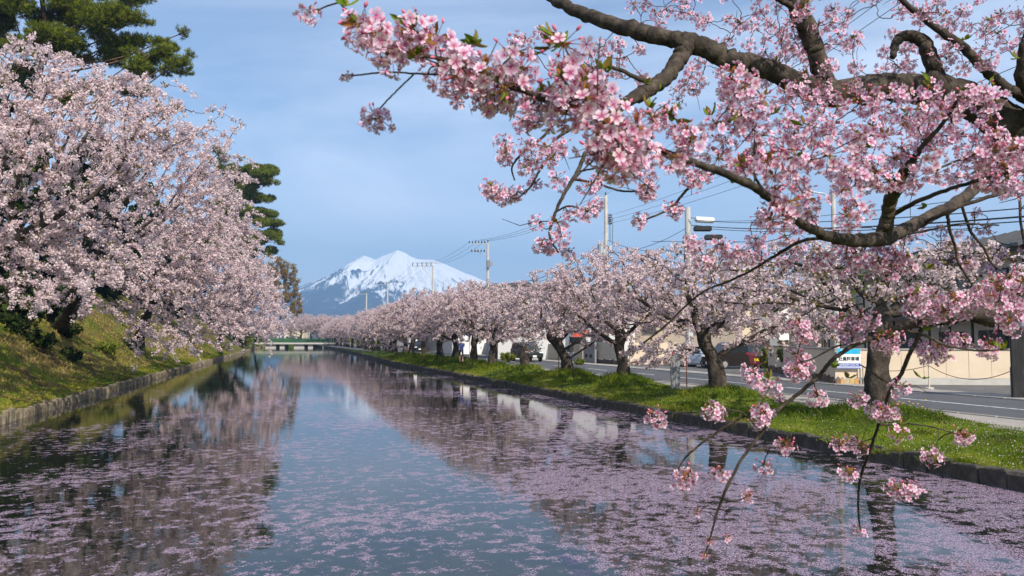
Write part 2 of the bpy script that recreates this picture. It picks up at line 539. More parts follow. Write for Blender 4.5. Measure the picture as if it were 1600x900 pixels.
tag(q.build('road_marking_dashes', M['road_paint']), kind='structure')
for x in (ROAD0 + .35, ROAD1 - .35):
    pass
strip('side_lot', WALK1 - .02, 60, ZR + 0.005, M['lot'], 10, 120)

# edge blocks along the right water line, nearest ones one by one
kerbs = tag(empty('moat_edging'), kind='structure')
blk = []
for v in range(5):
    q = MB(); q.box((0, 0, 0), (0.26, 0.56, 0.62), bev=0.035)
    me = q.mesh('block', M['moat_block'])
    for vert in me.vertices:
        vert.co += Vector(rng.normal(size=3)) * 0.014
    blk.append(me)
yy = 8.0; nb = 0
far = MB()
while yy < Y_END:
    yn = yy + 0.60
    x = float(redge(yy + .3)); rz = math.atan2(float(redge(yn)) - float(redge(yy)), 0.6)
    if yy < 92:
        o = link('block', blk[int(rng.integers(5))], kerbs, (x + .02 * rng.normal(), yy + .3, 0.02 + 0.018 * rng.normal()))
        o.rotation_euler = (0.02 * rng.normal(), 0.03 * rng.normal(), -rz + 0.03 * rng.normal())
    else:
        far.box((x + .02 * rng.normal(), yy + .3, .02 + .02 * rng.normal()), (.26, .57, .62), -rz)
    yy = yn; nb += 1
tag(far.build('far_block_row', M['moat_block'], kerbs), kind='stuff')

# round piles along the left water line
pileset = tag(empty('pile_edging'), kind='structure')
pl = []
for v in range(5):
    r = 0.118 + 0.014 * rng.random()
    q = MB(); q.lathe([(r * .98, -0.7), (r, 0.22), (r * .97, 0.30), (r * .6, 0.34 + .02 * rng.random())], (0, 0, 0), 9)
    pl.append(q.mesh('pile', M['pile']))
yy = 14.0; far = MB(); npile = 0
while yy < Y_END:
    x = float(ledge(yy))
    if yy < 80:
        o = link('pile', pl[int(rng.integers(5))], pileset, (x + .015 * rng.normal(), yy, -0.03 + .045 * rng.normal()))
        o.rotation_euler = (.04 * rng.normal(), .05 * rng.normal(), 6 * rng.random()); npile += 1
    else:
        far.lathe([(.13, -.7), (.13, .3), (.08, .38)], (x + .02 * rng.normal(), yy, -.02 + .03 * rng.normal()), 6)
    yy += 0.285 + .012 * rng.normal()
tag(far.build('far_pile_row', M['pile'], pileset), kind='stuff')

# ------------------------------------------------------------------ water with drifting petals
m, t, bs = mat('moat_water')
tc = N(t, 'ShaderNodeTexCoord')
obj = tc.outputs['Object']
bs.inputs['Base Color'].default_value = (0.012, 0.014, 0.010, 1)
bs.inputs['Roughness'].default_value = 0.03
bs.inputs['IOR'].default_value = 1.36
bs.inputs['Specular IOR Level'].default_value = 0.5
mp = N(t, 'ShaderNodeMapping'); mp.inputs['Scale'].default_value = (1, 1, 1)
t.links.new(obj, mp.inputs['Vector'])
rn = N(t, 'ShaderNodeTexNoise', Scale=3.2, Detail=3, Roughness=0.5); t.links.new(mp.outputs[0], rn.inputs['Vector'])
bp = N(t, 'ShaderNodeBump', Strength=0.10, Distance=0.02)
t.links.new(rn.outputs['Fac'], bp.inputs['Height']); t.links.new(bp.outputs['Normal'], bs.inputs['Normal'])
# drift rafts: broad patches x ragged edges x single petals
big = N(t, 'ShaderNodeTexNoise', Scale=0.23, Detail=2, Roughness=0.5, Distortion=0.6); t.links.new(obj, big.inputs['Vector'])
raft = N(t, 'ShaderNodeTexNoise', Scale=3.4, Detail=9, Roughness=0.70, Distortion=0.3); t.links.new(obj, raft.inputs['Vector'])
sep = N(t, 'ShaderNodeSeparateXYZ'); t.links.new(obj, sep.inputs[0])
def mth(op, a, b=None, c=None, clamp=False):
    n = N(t, 'ShaderNodeMath', operation=op); n.use_clamp = clamp
    for i, v in enumerate((a, b, c)):
        if v is None: continue
        if isinstance(v, (int, float)): n.inputs[i].default_value = v
        else: t.links.new(v, n.inputs[i])
    return n.outputs[0]
# the drift thickens towards this end of the moat and towards the right-hand bank
yr = N(t, 'ShaderNodeMapRange'); yr.inputs['From Min'].default_value = 8; yr.inputs['From Max'].default_value = 75
yr.inputs['To Min'].default_value = 0.040; yr.inputs['To Max'].default_value = -0.11; t.links.new(sep.outputs['Y'], yr.inputs['Value'])
xr = N(t, 'ShaderNodeMapRange'); xr.inputs['From Min'].default_value = -8; xr.inputs['From Max'].default_value = 11
xr.inputs['To Min'].default_value = -0.045; xr.inputs['To Max'].default_value = 0.058; t.links.new(sep.outputs['X'], xr.inputs['Value'])
dens = mth('ADD', yr.outputs[0], xr.outputs[0])
s1 = mth('MULTIPLY', mth('SUBTRACT', big.outputs['Fac'], 0.5), 0.46)
fld = mth('ADD', mth('ADD', raft.outputs['Fac'], s1), dens)
edge = N(t, 'ShaderNodeMapRange'); edge.inputs['From Min'].default_value = 0.535; edge.inputs['From Max'].default_value = 0.60
t.links.new(fld, edge.inputs['Value'])
vo = N(t, 'ShaderNodeTexVoronoi', Scale=64.0); t.links.new(obj, vo.inputs['Vector'])
vsep = N(t, 'ShaderNodeSeparateColor'); t.links.new(vo.outputs['Color'], vsep.inputs[0])
cell = mth('LESS_THAN', vsep.outputs[0], mth('MULTIPLY', edge.outputs[0], 0.86))
shape = mth('LESS_THAN', vo.outputs['Distance'], 0.62)
mask = mth('MULTIPLY', cell, shape)
pet = N(t, 'ShaderNodeBsdfPrincipled'); pet.inputs['Roughness'].default_value = 0.6; pet.inputs['Specular IOR Level'].default_value = 0.3
t.links.new(ramp(t, vsep.outputs[1], [(0.0, (0.20, 0.135, 0.20)), (0.6, (0.31, 0.225, 0.31)), (0.9, (0.47, 0.36, 0.44)), (1.0, (0.20, 0.13, 0.09))]), pet.inputs['Base Color'])
pb = N(t, 'ShaderNodeBump', Strength=0.6, Distance=0.01); t.links.new(vsep.outputs[2], pb.inputs['Height']); t.links.new(pb.outputs['Normal'], pet.inputs['Normal'])
mx = N(t, 'ShaderNodeMixShader')
t.links.new(mask, mx.inputs[0]); t.links.new(bs.outputs[0], mx.inputs[1]); t.links.new(pet.outputs[0], mx.inputs[2])
t.links.new(mx.outputs[0], [n for n in t.nodes if n.type == 'OUTPUT_MATERIAL'][0].inputs['Surface'])
M['water'] = m
ys = np.concatenate([np.arange(-4, 60, 2.0), np.arange(60, Y_END + 1, 6)])
rows = [[(float(ledge(v)) - 0.05, v, 0), (float(redge(v)) + 0.05, v, 0)] for v in ys]
tag(sheet('moat_water', rows, M['water'], smooth=False), kind='structure')

# ------------------------------------------------------------------ the snow mountain
MD = 5200.0
sil = np.array([(120, 527), (250, 505), (330, 490), (400, 472), (440, 458), (464, 449), (488, 440), (512, 431), (533, 420), (549, 409), (560, 402.5), (568, 399.3), (575, 401), (584, 404.5),
                (597, 400), (604, 398), (611, 394.7), (620, 390.5), (632, 394.7), (643, 401), (656, 405), (677, 406), (693, 412), (720, 424), (741, 432),
                (773, 445), (800, 455), (860, 475), (950, 497), (1080, 515), (1250, 527)])
nu, nv = 760, 210
upx = np.linspace(130, 1240, nu)
ridge = np.interp(upx, sil[:, 0], (527 - sil[:, 1])) / FPX * MD
ridge = ridge * (1 + 0.02 * (fbm(upx / 14, upx * 0, 21, 4) - 0.5) * np.clip(ridge / 150, 0, 1))
u = (upx - 620) / FPX * MD
v = np.concatenate([np.linspace(-900, 0, 40, endpoint=False), np.linspace(0, 2300, nv - 40)])
U, Vv = np.meshgrid(u, v)
H0 = np.meshgrid(ridge, v)[0]
peak = 570.0
# gullies run down and outward from the summits
dist = np.hypot(U, np.abs(Vv) + 160)
ang = np.arctan2(U, np.abs(Vv) + 260)
warp = 0.25 * (fbm(U / 260, Vv / 260, 33, 4) - 0.5)
a = ang * 9 + warp * 6
rid = np.abs(2 * fbm(a, dist / 900, 41, 3, 0.55) - 1) ** 0.8
rid2 = np.abs(2 * fbm(a * 3.1, dist / 320, 47, 4, 0.6) - 1)
tt = np.clip(np.abs(Vv) / (2300 if True else 1), 0, 1)
fall = np.clip(1 - np.abs(Vv) / (520 + 2.9 * H0), 0, 1) ** 1.35
amp = np.clip(np.abs(Vv) / 420, 0, 1) * np.clip(H0 / 250, 0, 1)
Hh = H0 * fall + amp * (120 * (rid - 0.35) + 62 * (rid2 - 0.3)) * fall ** 0.7 + amp * 14 * (fbm(U / 38, Vv / 38, 52, 4) - .5)
Hh = np.where(Vv <= 0, np.minimum(Hh, H0), np.minimum(Hh, H0 * (1 - np.clip(Vv, 0, 3000) / 2600)))
Hh = np.maximum(Hh, -8 + 0 * Hh)
hd = np.array([math.sin(YAW), math.cos(YAW), 0])
X = hd[0] * (MD - Vv) + RGT[0] * U + 0
Yy = hd[1] * (MD - Vv) + RGT[1] * U
P = np.stack([X + RGT[0] * (-180 / FPX * MD), Yy + RGT[1] * (-180 / FPX * MD), Hh + 2.7], axis=-1)
fine = fbm(a * 7, dist / 150, 61, 5, 0.62)
side = np.clip((U - 0) / 600, -1, 1)
snow = (Hh / peak - (0.38 - 0.09 * side)) * 3.6 + (0.42 - rid) * 1.3 + (0.28 - rid2) * .8 + (fine - 0.5) * 3.6 + (fbm(U / 55, Vv / 90, 71, 4) - .5) * 1.1
snow = snow - 2.4 * np.clip((fine - .56) * 7, 0, 1) * np.clip(1.15 - .8 * side - Hh / peak * .35, 0, 1) - 1.5 * np.clip((rid2 - .45) * 4, 0, 1) * np.clip(.9 - side, 0, 1) * (Hh / peak < .9)
snow = np.clip(snow + 0.1, 0, 1)
snow = np.where(Hh / peak > 0.88, np.maximum(snow, np.clip(1.6 - 1.3 * np.clip(rid2 * 1.7 - .35, 0, 1) + (fine - .5) * 2.2, 0, 1)), snow)
m, t, bs = mat('snow_and_rock')
at_ = N(t, 'ShaderNodeAttribute', attribute_name='col')
sp = N(t, 'ShaderNodeSeparateColor'); t.links.new(at_.outputs['Color'], sp.inputs[0])
t.links.new(ramp(t, sp.outputs[0], [(0.18, (0.05, 0.052, 0.06)), (0.72, (0.88, 0.89, 0.91))]), bs.inputs['Base Color'])
bs.inputs['Roughness'].default_value = 0.9; bs.inputs['Specular IOR Level'].default_value = 0.1
M['mountain'] = m
ny, nx = P.shape[:2]
i = np.arange(ny - 1)[:, None] * nx; j = np.arange(nx - 1)[None, :]
F = np.stack([i + j, i + nx + j, i + nx + j + 1, i + j + 1], axis=-1).reshape(-1, 4)
cc = np.zeros((ny * nx, 3)); cc[:, 0] = snow.ravel()
o = link('mountain', mesh_np('mountain', P.reshape(-1, 3), F, M['mountain'], col=cc, smooth=True))
tag(o, 'broad snow-capped volcano with a bluish forested foot beyond the moat', 'mountain', kind='structure')

# ------------------------------------------------------------------ haze between here and the mountain
q = MB(); q.box((0, 0, 0), (7800, 7400, 760))
hz = q.build('haze', [])
hz.location = (700, 3300, 760 / 2 - 3.0)
hm = bpy.data.materials.new('pale_air'); hm.use_nodes = True
ht = hm.node_tree; ht.nodes.clear()
ho = N(ht, 'ShaderNodeOutputMaterial'); pv = N(ht, 'ShaderNodeVolumePrincipled')
pv.inputs['Color'].default_value = (0.32, 0.60, 1.0, 1)
pv.inputs['Density'].default_value = 2.4e-4
ht.links.new(pv.outputs[0], ho.inputs['Volume'])
hz.data.materials.append(hm)
tag(hz, kind='stuff')
# ------------------------------------------------------------------ trees
def colonize(start, attr, step=0.3, kill=0.45, infl=2.2, iters=140, jitter=0.12, trop=(0, 0, 0), maxn=7000):
    """space colonisation: grows a skeleton from the start chain (rows) into the attractor cloud"""
    nodes = [np.array(p, float) for p in start]
    par = [-1] + list(range(len(start) - 1))
    Nn = np.array(nodes)
    A = np.array(attr, float)
    near = np.zeros(len(A), int); nd = np.full(len(A), 1e9)
    def upd(lo, hi):
        D = np.linalg.norm(A[:, None, :] - Nn[None, lo:hi, :], axis=2)
        k = D.argmin(1); d = D[np.arange(len(A)), k]
        b = d < nd
        near[b] = k[b] + lo; nd[b] = d[b]
    upd(0, len(Nn))
    trop = np.array(trop, float)
    for it in range(iters):
        if len(A) == 0 or len(Nn) > maxn: break
        act = nd < infl
        if not act.any():
            act = nd <= nd.min() + 0.5
        idx = near[act]
        dirs = unit(A[act] - Nn[idx])
        un, inv = np.unique(idx, return_inverse=True)
        acc = np.zeros((len(un), 3)); np.add.at(acc, inv, dirs)
        acc = unit(acc + rng.normal(size=acc.shape) * jitter + trop)
        new = Nn[un] + acc * step
        n0 = len(Nn)
        Nn = np.vstack([Nn, new]); par += list(un)
        upd(n0, len(Nn))
        keep = nd > kill
        A, near, nd = A[keep], near[keep], nd[keep]
    return Nn, np.array(par)

def pipe_radii(par, rtip, e, rmax=None):
    n = len(par); acc = np.zeros(n); nch = np.zeros(n, int)
    r = np.zeros(n)
    for i in range(n - 1, -1, -1):
        r[i] = rtip if acc[i] == 0 else acc[i] ** (1 / e)
        if par[i] >= 0: acc[par[i]] += r[i] ** e; nch[par[i]] += 1
    if rmax: r = np.minimum(r, rmax)
    return r, nch

def skeleton_mesh(Nn, par, r, thick=0.035, n_thick=8, n_thin=3, kink=0.0):
    n = len(par); kids = [[] for _ in range(n)]
    for i in range(1, n): kids[par[i]].append(i)
    V, F, o = [], [], 0
    stack = [(0, -1)]
    while stack:
        s, p = stack.pop()
        ch = ([p] if p >= 0 else []) + [s]
        c = s
        while kids[c]:
            k = sorted(kids[c], key=lambda q: -r[q])
            for q in k[1:]: stack.append((q, c))
            c = k[0]; ch.append(c)
        if len(ch) < 2: continue
        P = Nn[ch]; rr = r[ch].copy()
        if p >= 0: rr[0] = min(rr[0], rr[1] * 1.15)
        rr[-1] *= 0.5
        sides = n_thick if rr.max() > thick else n_thin
        if rr.max() > .16:      # burls, hollows and flutes on the old trunk
            sides = 18; m0 = len(P); Pc = smooth_path(P, 4); rr = np.interp(np.linspace(0, m0 - 1, len(Pc)), np.arange(m0), rr); P = Pc
        v, f = tube_np(P, rr, sides)
        if rr.max() > .16:
            cn = np.repeat(P, sides, axis=0); q = np.repeat(rr, sides)
            w1 = fbm(v[:, 0] * 2.6 + v[:, 2] * 1.3, v[:, 1] * 2.6 - v[:, 2] * 2.1, 19, 3) - .5; w2 = fbm(v[:, 0] * 8 + v[:, 2] * 2.2, v[:, 1] * 8 + v[:, 2] * 3.1, 23, 3) - .5
            k_ = np.clip((q - .06) / .15, 0, 1)
            v = cn + (v - cn) * (1 + k_ * (.75 * w1 + .35 * w2))[:, None]
        V.append(v); F.append(f + o); o += len(v)
    return np.vstack(V), np.vstack(F)

def blobs(spec, n, shell=0.5):
    """random points in ellipsoids (cx,cy,cz,rx,ry,rz), favouring their outer shell"""
    vol = np.array([s[3] * s[4] * s[5] for s in spec]); cnt = rng.multinomial(n, vol / vol.sum())
    out = []
    for s, c in zip(spec, cnt):
        rad = rng.random(c) ** (1 / 3.0 * (1 - shell) + 0.10 * shell)
        out.append(np.array(s[:3]) + rand_dirs(c) * rad[:, None] * np.array(s[3:6]))
    return np.vstack(out)

def quads_at(C, size, k, spread, tint_fn=None, flat=0.0, aspect=1.0):
    """k small randomly turned quads round every centre"""
    n = len(C) * k
    P = np.repeat(C, k, axis=0) + rand_dirs(n) * (rng.random(n) ** 0.5)[:, None] * spread
    a = rand_dirs(n); b = unit(np.cross(a, rand_dirs(n)))
    s = size * (0.65 + 0.7 * rng.random(n))[:, None]
    a, b = a * s * 0.5, b * s * 0.5 * aspect
    c = unit(np.cross(a, b)) * s * 0.16
    V = np.stack([P - a - b + c, P + a - b - c * .3, P + a + b + c, P - a + b - c * .3], axis=1).reshape(-1, 3)
    F = np.arange(n * 4).reshape(n, 4)
    return V, F

def seg_points(Nn, par, r, rmax, per, jitter):
    i = np.where((r < rmax) & (par >= 0))[0]
    i = np.repeat(i, per)
    f = rng.random(len(i))[:, None]
    P = Nn[i] * f + Nn[par[i]] * (1 - f)
    return P + rng.normal(size=P.shape) * jitter

def make_cherry(spec, trunk, n_attr, per, k, qsize, spread, rtrunk, step=0.3, kill=0.42, infl=2.0, rtip=0.012, rose=0.0, leafy=0.05, spray=0.0,
                e=2.35, shell=0.5, rmax=0.05, trop=(0, 0, 0.05), droop=0.0, thin=1.0):
    """returns (wood mesh arrays, blossom mesh arrays) in the coordinates of spec"""
    A = blobs(spec, n_attr, shell)
    Nn, par = colonize(trunk, A, step, kill, infl, trop=trop)
    r, nch = pipe_radii(par, rtip, e)
    # trunk: swell to the real girth near the ground
    scale = rtrunk / r[len(trunk) - 1]
    r = np.where(r > 0.03, 0.03 + (r - 0.03) * scale, r) if scale > 1 else r * np.where(r > .03, max(scale, .6), 1)
    for q in range(len(trunk)):
        r[q] = rtrunk * (1.0 + 0.10 * math.sin(q * 2.1) + (0.30 if q == 0 else 0.06 if q == 1 else 0))
    V, F = skeleton_mesh(Nn, par, r, n_thick=9)
    # burls and flutes on thick wood
    nz = fbm(V[:, 0] * 2.3 + V[:, 2] * 1.1, V[:, 1] * 2.3 - V[:, 2] * 1.7, 3, 3) - 0.5
    ax = 0
    C = seg_points(Nn, par, r, rmax, per, spread * 0.55)
    if thin < 1: C = C[rng.random(len(C)) < thin]
    if len(Nn) > 800:       # hollows in the crown
        gap = fbm(C[:, 0] * .95 / step * .26 + C[:, 2] * .55, C[:, 1] * .95 / step * .26 - C[:, 2] * .6, 37, 3)
        C = C[gap > (.455 if step < .27 else .39) + .05 * rng.normal(size=len(C))]
    if spray:               # long shoots arching over and hanging, set with flowers all along
        cen = A.mean(0); tips = np.where((nch == 0) & (Nn[:, 2] < np.quantile(Nn[:, 2], .92)))[0]
        tips = tips[rng.random(len(tips)) < .55]
        SV, SF, so, SC = [V], [F], len(V), [C]
        for q in tips:
            d = unit((Nn[q] - cen) * np.array([1, 1, .15]) + rng.normal(size=3) * .5); ln = spray * (.45 + .75 * rng.random())
            tt = np.linspace(0, 1, 6)[:, None]
            Q = Nn[q] + d * ln * tt + np.array([0, 0, -1.0]) * ln * .55 * tt ** 2
            v, f = tube_np(Q, np.linspace(rtip * .8, rtip * .35, 6), 3); SV.append(v); SF.append(f + so); so += len(v)
            m_ = int(7 + 6 * rng.random()); u_ = rng.random(m_)[:, None]
            SC.append(Nn[q] + d * ln * u_ + np.array([0, 0, -1.0]) * ln * .55 * u_ ** 2 + rng.normal(size=(m_, 3)) * spread * .4)
        V, F, C = np.vstack(SV), np.vstack(SF), np.vstack(SC)
    if droop: C = C - np.array([0, 0, 1]) * (rng.random(len(C)) ** 2)[:, None] * droop
    bv, bf = quads_at(C, qsize, k, spread)
    n = len(bf)
    # clumps share a tone; a few bronze leaves among them
    tone = np.repeat(rng.random(len(C)), k) * 0.45 + rng.random(n) * 0.45
    leaf = np.repeat(rng.random(len(C)) < leafy * 1.6, k) & (rng.random(n) < 0.55)
    tone = np.where(leaf, 0.93 + 0.07 * rng.random(n), np.minimum(tone, 0.87))
    return (V, F), (bv, bf, tone)

def put_tree(name, label, cat, base, wood, crown, group=None, rz=0, bark='bark', leafm='blossom', crown_name='crown'):
    t = empty(name, base, rz, label, cat, group)
    (V, F), (bv, bf, tone) = wood, crown
    link('trunk', mesh_np('trunk', V - base, F, M[bark], smooth=True), t)
    link(crown_name, mesh_np(crown_name, bv - base, bf, M[leafm], tint=tone), t)
    return t

def copy_tree(src, loc, rz, sc, label, group):
    t = src.copy(); COL.objects.link(t)
    t.location = tuple(loc); t.rotation_euler = (0, 0, rz); t.scale = (sc, sc, sc * (0.94 + 0.12 * rng.random()))
    t['label'] = label
    if group: t['group'] = group
    for ch in src.children:
        c = ch.copy(); COL.objects.link(c); c.parent = t
    return t

def E(px, py, d, rx, ry, rd=None):
    """an ellipsoid of crown seen at that place: pixel centre and radii, depth and depth radius"""
    c = at(px, py, d); s = d / FPX
    return (c[0], c[1], c[2], rx * s, (rd if rd else rx * s), ry * s)

def trunk_path(b, top, n=6, wob=0.12, lean=None):
    P = np.linspace(0, 1, n)[:, None] * (np.array(top) - b) + b
    P[1:-1] += rng.normal(size=(n - 2, 3)) * wob * np.array([1, 1, 0.2])
    P[0, 2] -= 0.25
    return P

# ---- the row on the right bank
GR = 'old cherry trees in blossom along the right bank'
row_labels = [
    'nearest old cherry on the right bank, sparse crown and gnarled trunk before the cream wall',
    'old cherry with a stout bent trunk in front of the parked cars',
    'old cherry whose low spray hangs over the grass beside the metal post plate',
    'old cherry with a long leaning trunk and a low limb over the stump tree',
    'cherry broken back to a short dark stump with a tuft of dry pale sprays',
    'upright cherry with a thick ribbed trunk, next beyond the stump tree',
    'cherry with a flat-topped mossy trunk between the person and the ribbed trunk',
    'cherry with a hollow-looking double-bulged trunk beside the person in black shorts',
    'slim cherry with blossom hanging down its trunk, beyond the person',
    'cherry with a lit straight trunk, second beyond the person',
    'cherry with a dark mound-like base, third beyond the person',
]
def row_tree(idx, spec, trunk, **kw):
    x, y = TREES[idx]
    base = np.array([x, y, float(bank_z(np.array([x]), np.array([y]))[0])])
    sp = [(base[0] + a[0], base[1] + a[1], base[2] + a[2], a[3], a[4], a[5]) for a in spec]
    tp = np.array([base + np.array(p, float) for p in trunk]); tp[0, 2] -= 0.25
    w, c = make_cherry(sp, tp, **kw)
    return put_tree('cherry_tree', row_labels[idx] if idx < len(row_labels) else '', 'tree', base, w, c, GR)

RI = RGT  # picture-right in plan
def V3(r, f, z):
    """offset: r to the picture's right, f away from the camera, z up"""
    return tuple(RGT * r + np.array([math.sin(YAW), math.cos(YAW), 0]) * f + np.array([0, 0, z]))
def EL(r, f, z, a, b, c): p = V3(r, f, z); return (p[0], p[1], p[2], a, b, c)

std = dict(per=5, k=9, spray=0.55, qsize=0.052, spread=0.10, step=0.25, kill=0.36, infl=1.7)
# T1 near tree: wide, sparse
t1 = row_tree(0, [EL(-1.9, .3, 3.4, 2.7, 2.6, 1.0), EL(2.2, .3, 3.3, 2.6, 2.4, 1.0), EL(0.2, 0.3, 3.9, 2.8, 2.6, .75), EL(-3.4, .3, 2.9, 1.4, 1.8, .9), EL(1.2,.3,2.6,3.0,1.6,.5)],
         [(0, 0, 0), V3(-.02, 0, .5), V3(-.03, 0, 1.0), V3(.02, 0, 1.5), V3(.03, 0, 1.95), V3(.1, 0, 2.35)], n_attr=900, rtrunk=0.28, leafy=0.22, thin=0.42, **dict(std, spray=0.3))
t2 = row_tree(1, [EL(-.8, 0, 3.6, 3.3, 3.2, 1.5), EL(-1.5, 0, 4.4, 1.9, 1.9, .9), EL(2.0, .3, 3.0, 2.3, 2.6, 1.3), EL(1.6, -.2, 1.9, 2.4, 1.8, .7), EL(-1.9, -.5, 1.35, 1.3, 1.2, .7), EL(-3.2,0,3.2,1.2,1.6,1.0)],
         [(0, 0, 0), V3(-.1, 0, .55), V3(-.2, 0, 1.0), V3(-.42, 0, 1.45), V3(-.5, 0, 1.9), V3(-.75, 0, 2.3)], n_attr=2000, rtrunk=0.235, leafy=0.10, thin=.85, **std)
t3 = row_tree(2, [EL(-.2, 0, 3.8, 3.5, 3.2, 1.7), EL(-.7, 0, 4.9, 2.2, 2.2, 1.1), EL(2.2, 0, 3.0, 2.1, 2.4, 1.4), EL(1.7, -.8, .95, 1.3, .9, .75), EL(-2.7, 0, 2.8, 1.8, 2.0, 1.2), EL(.5,-.9,1.2,.7,.6,.7), EL(-1.6,-.6,2.0,1.3,1,.6)],
         [(0, 0, 0), V3(.0, 0, .5), V3(-.1, 0, 1.0), V3(-.15, 0, 1.4), V3(-.1, 0, 1.8)], n_attr=2100, rtrunk=0.225, leafy=0.10, thin=.85, **std)
t4 = row_tree(3, [EL(-.7, 0, 3.5, 3.5, 3.2, 1.6), EL(1.3, 0, 3.1, 2.7, 2.6, 1.4), EL(-2.9, 0, 2.6, 1.7, 1.7, 1.1), EL(2.1, -.4, 1.9, 1.6, 1.4, .7), EL(-1,0,4.5,2,2,.9)],
         [(0, 0, 0), V3(-.12, 0, .5), V3(-.35, 0, 1.0), V3(-.6, 0, 1.45), V3(-.85, 0, 1.8)], n_attr=2000, rtrunk=0.25, leafy=0.09, thin=.85, **std)
t6 = row_tree(5, [EL(0, 0, 3.7, 3.7, 3.3, 1.9), EL(-1.2, 0, 4.8, 1.9, 2.0, 1.1), EL(1.5, 0, 4.6, 2.0, 2.0, 1.2), EL(2.4, 0, 2.6, 1.9, 2.0, 1.1), EL(-2.2, -.4, 2.2, 1.8, 1.5, .9), EL(.3,-1.2,1.9,1.6,1,.6)],
         [(0, 0, 0), V3(-.02, 0, .5), V3(.03, 0, 1.0), V3(.0, 0, 1.4), V3(-.1, 0, 1.8)], n_attr=2500, rtrunk=0.28, leafy=0.07, **std)
t8 = row_tree(7, [EL(0, 0, 3.9, 3.8, 3.4, 1.9), EL(.8, 0, 5.0, 2.3, 2.3, 1.3), EL(-1.9, -.4, 2.4, 2.2, 1.8, 1.0), EL(2.1, -.2, 2.8, 2.0, 1.8, .9), EL(.2,-1.2,2.4,1.5,1,.6)],
         [(0, 0, 0), V3(.0, 0, .5), V3(.05, 0, 1.0), V3(-.03, 0, 1.5), V3(-.1, 0, 2.0)], n_attr=2500, rtrunk=0.24, leafy=0.05, **std)
# T5: stump with a dry tuft
t5 = row_tree(4, [EL(.45, -.2, 1.35, .9, .7, .6), EL(-.3, -.1, 1.6, .5, .5, .4)], [(0, 0, 0), V3(.03, 0, .4), V3(.0, 0, .85), V3(.08, 0, 1.15)],
         n_attr=160, rtrunk=0.27, leafy=0.35, thin=0.28, per=3, k=4, qsize=0.05, spread=0.08, step=0.16, kill=0.2, infl=0.9)
src = [t6, t8, t4, t3]
def place_row(k, s, rz, sc, label):
    x, y = TREES[k]
    return copy_tree(s, (x, y, float(bank_z(np.array([x]), np.array([y]))[0])), rz, sc, label, GR)
place_row(6, t8, 2.2, 1.0, row_labels[6])
place_row(8, t6, 1.9, 0.98, row_labels[8])
place_row(9, t8, 4.1, 1.03, row_labels[9])
place_row(10, t3, 3.3, 1.05, row_labels[10])
for k in range(11, len(TREES)):
    place_row(k, src[(k * 3) % 4], 1.7 * k + .4, 0.98 + 0.14 * rng.random(),
              'far blossoming cherry in the right-hand row where it closes in towards the green bridge')

for px, d_, sc, lab in ((470, 236, 1.25, 'pink cherry beyond the left half of the bridge'), (486, 228, 1.2, 'pink cherry beyond the middle of the bridge'), (500, 222, 1.2, 'pink cherry beyond the right half of the bridge'), (455, 250, 1.15, 'pink cherry beyond the left end of the bridge'), (512, 216, 1.2, 'pink cherry at the right end of the bridge')):
    p = at(px, 527, d_); p[2] = 2.0
    copy_tree(src[int(rng.integers(4))], p, rng.random() * 6, sc, lab, None)

# ---- the great cherries on the left rampart
GL = 'tall cherries in blossom leaning out from the left rampart'
def slope_base(px, s):
    """foot of a tree on the rampart, s metres behind the water's edge, in that photo column"""
    lo, hi = 5.0, 300.0
    for _ in range(60):
        y = (lo + hi) / 2
        x = float(ledge(y)) - s
        p = np.array([x, y, 0]) - CAM
        c = 800 + FPX * np.dot(p, RGT) / np.dot(p, FWD)
        if c < px: lo = y
        else: hi = y
    return np.array([x, y, float(slope_z(np.array([s]), np.array([y]))[0]) - 0.1])
def rampart_cherry(label, base, spec, top, n_attr, per, k, q, spread, rtrunk, **kw):
    tp = trunk_path(base, top, 7, 0.15)
    w, c = make_cherry(spec, tp, n_attr=n_attr, per=per, k=k, qsize=q, spread=spread, rtrunk=rtrunk, **kw)
    return put_tree('cherry_tree', label, 'tree', base, w, c, GL)
bA = slope_base(-70, 6.0)
rampart_cherry('largest cherry filling the left edge of the view with pale blossom', bA,
    [E(20, 140, 27, 150, 85, 3.0), E(-40, 300, 26, 160, 130, 3.2), E(110, 250, 27, 130, 110, 2.6), E(190, 170, 28, 100, 60, 2.4), E(90, 390, 27, 130, 70, 2.2), E(250, 185, 28.5, 95, 40, 1.6), E(10, 80, 28, 90, 30, 1.6), E(150, 130, 29, 90, 32, 1.6), E(30,440,25,120,40,1.6)],
    at(-50, 420, 26.5), 3800, 4, 13, 0.050, 0.12, 0.36, spray=1.0, step=0.30, kill=0.46, infl=2.2, leafy=0.06, trop=(0.05, 0, -0.04), rtip=.011)
bB = slope_base(95, 4.6)
rampart_cherry('big cherry on the left whose arms droop almost to the water', bB,
    [E(225, 250, 38, 120, 75, 3), E(190, 360, 38, 120, 90, 3), E(290, 300, 39, 80, 100, 2.6), E(270, 410, 39, 95, 80, 2.4), E(245, 490, 40, 75, 55, 1.6), E(325, 400, 40, 60, 70, 2), E(320, 225, 40, 50, 40, 1.3), E(235, 545, 41, 38, 26, 1.0), E(120, 470, 38, 60, 35, 1.3), E(372,205,41,26,14,.6), E(350,180,40,36,16,.8), E(362, 250, 40, 22, 30, .8)],
    at(130, 420, 38.5), 3500, 4, 12, 0.060, 0.13, 0.34, spray=1.2, step=0.33, kill=0.52, infl=2.6, leafy=0.05, trop=(0.06, 0, -0.05), rtip=.012)
bC = slope_base(215, 4.0)
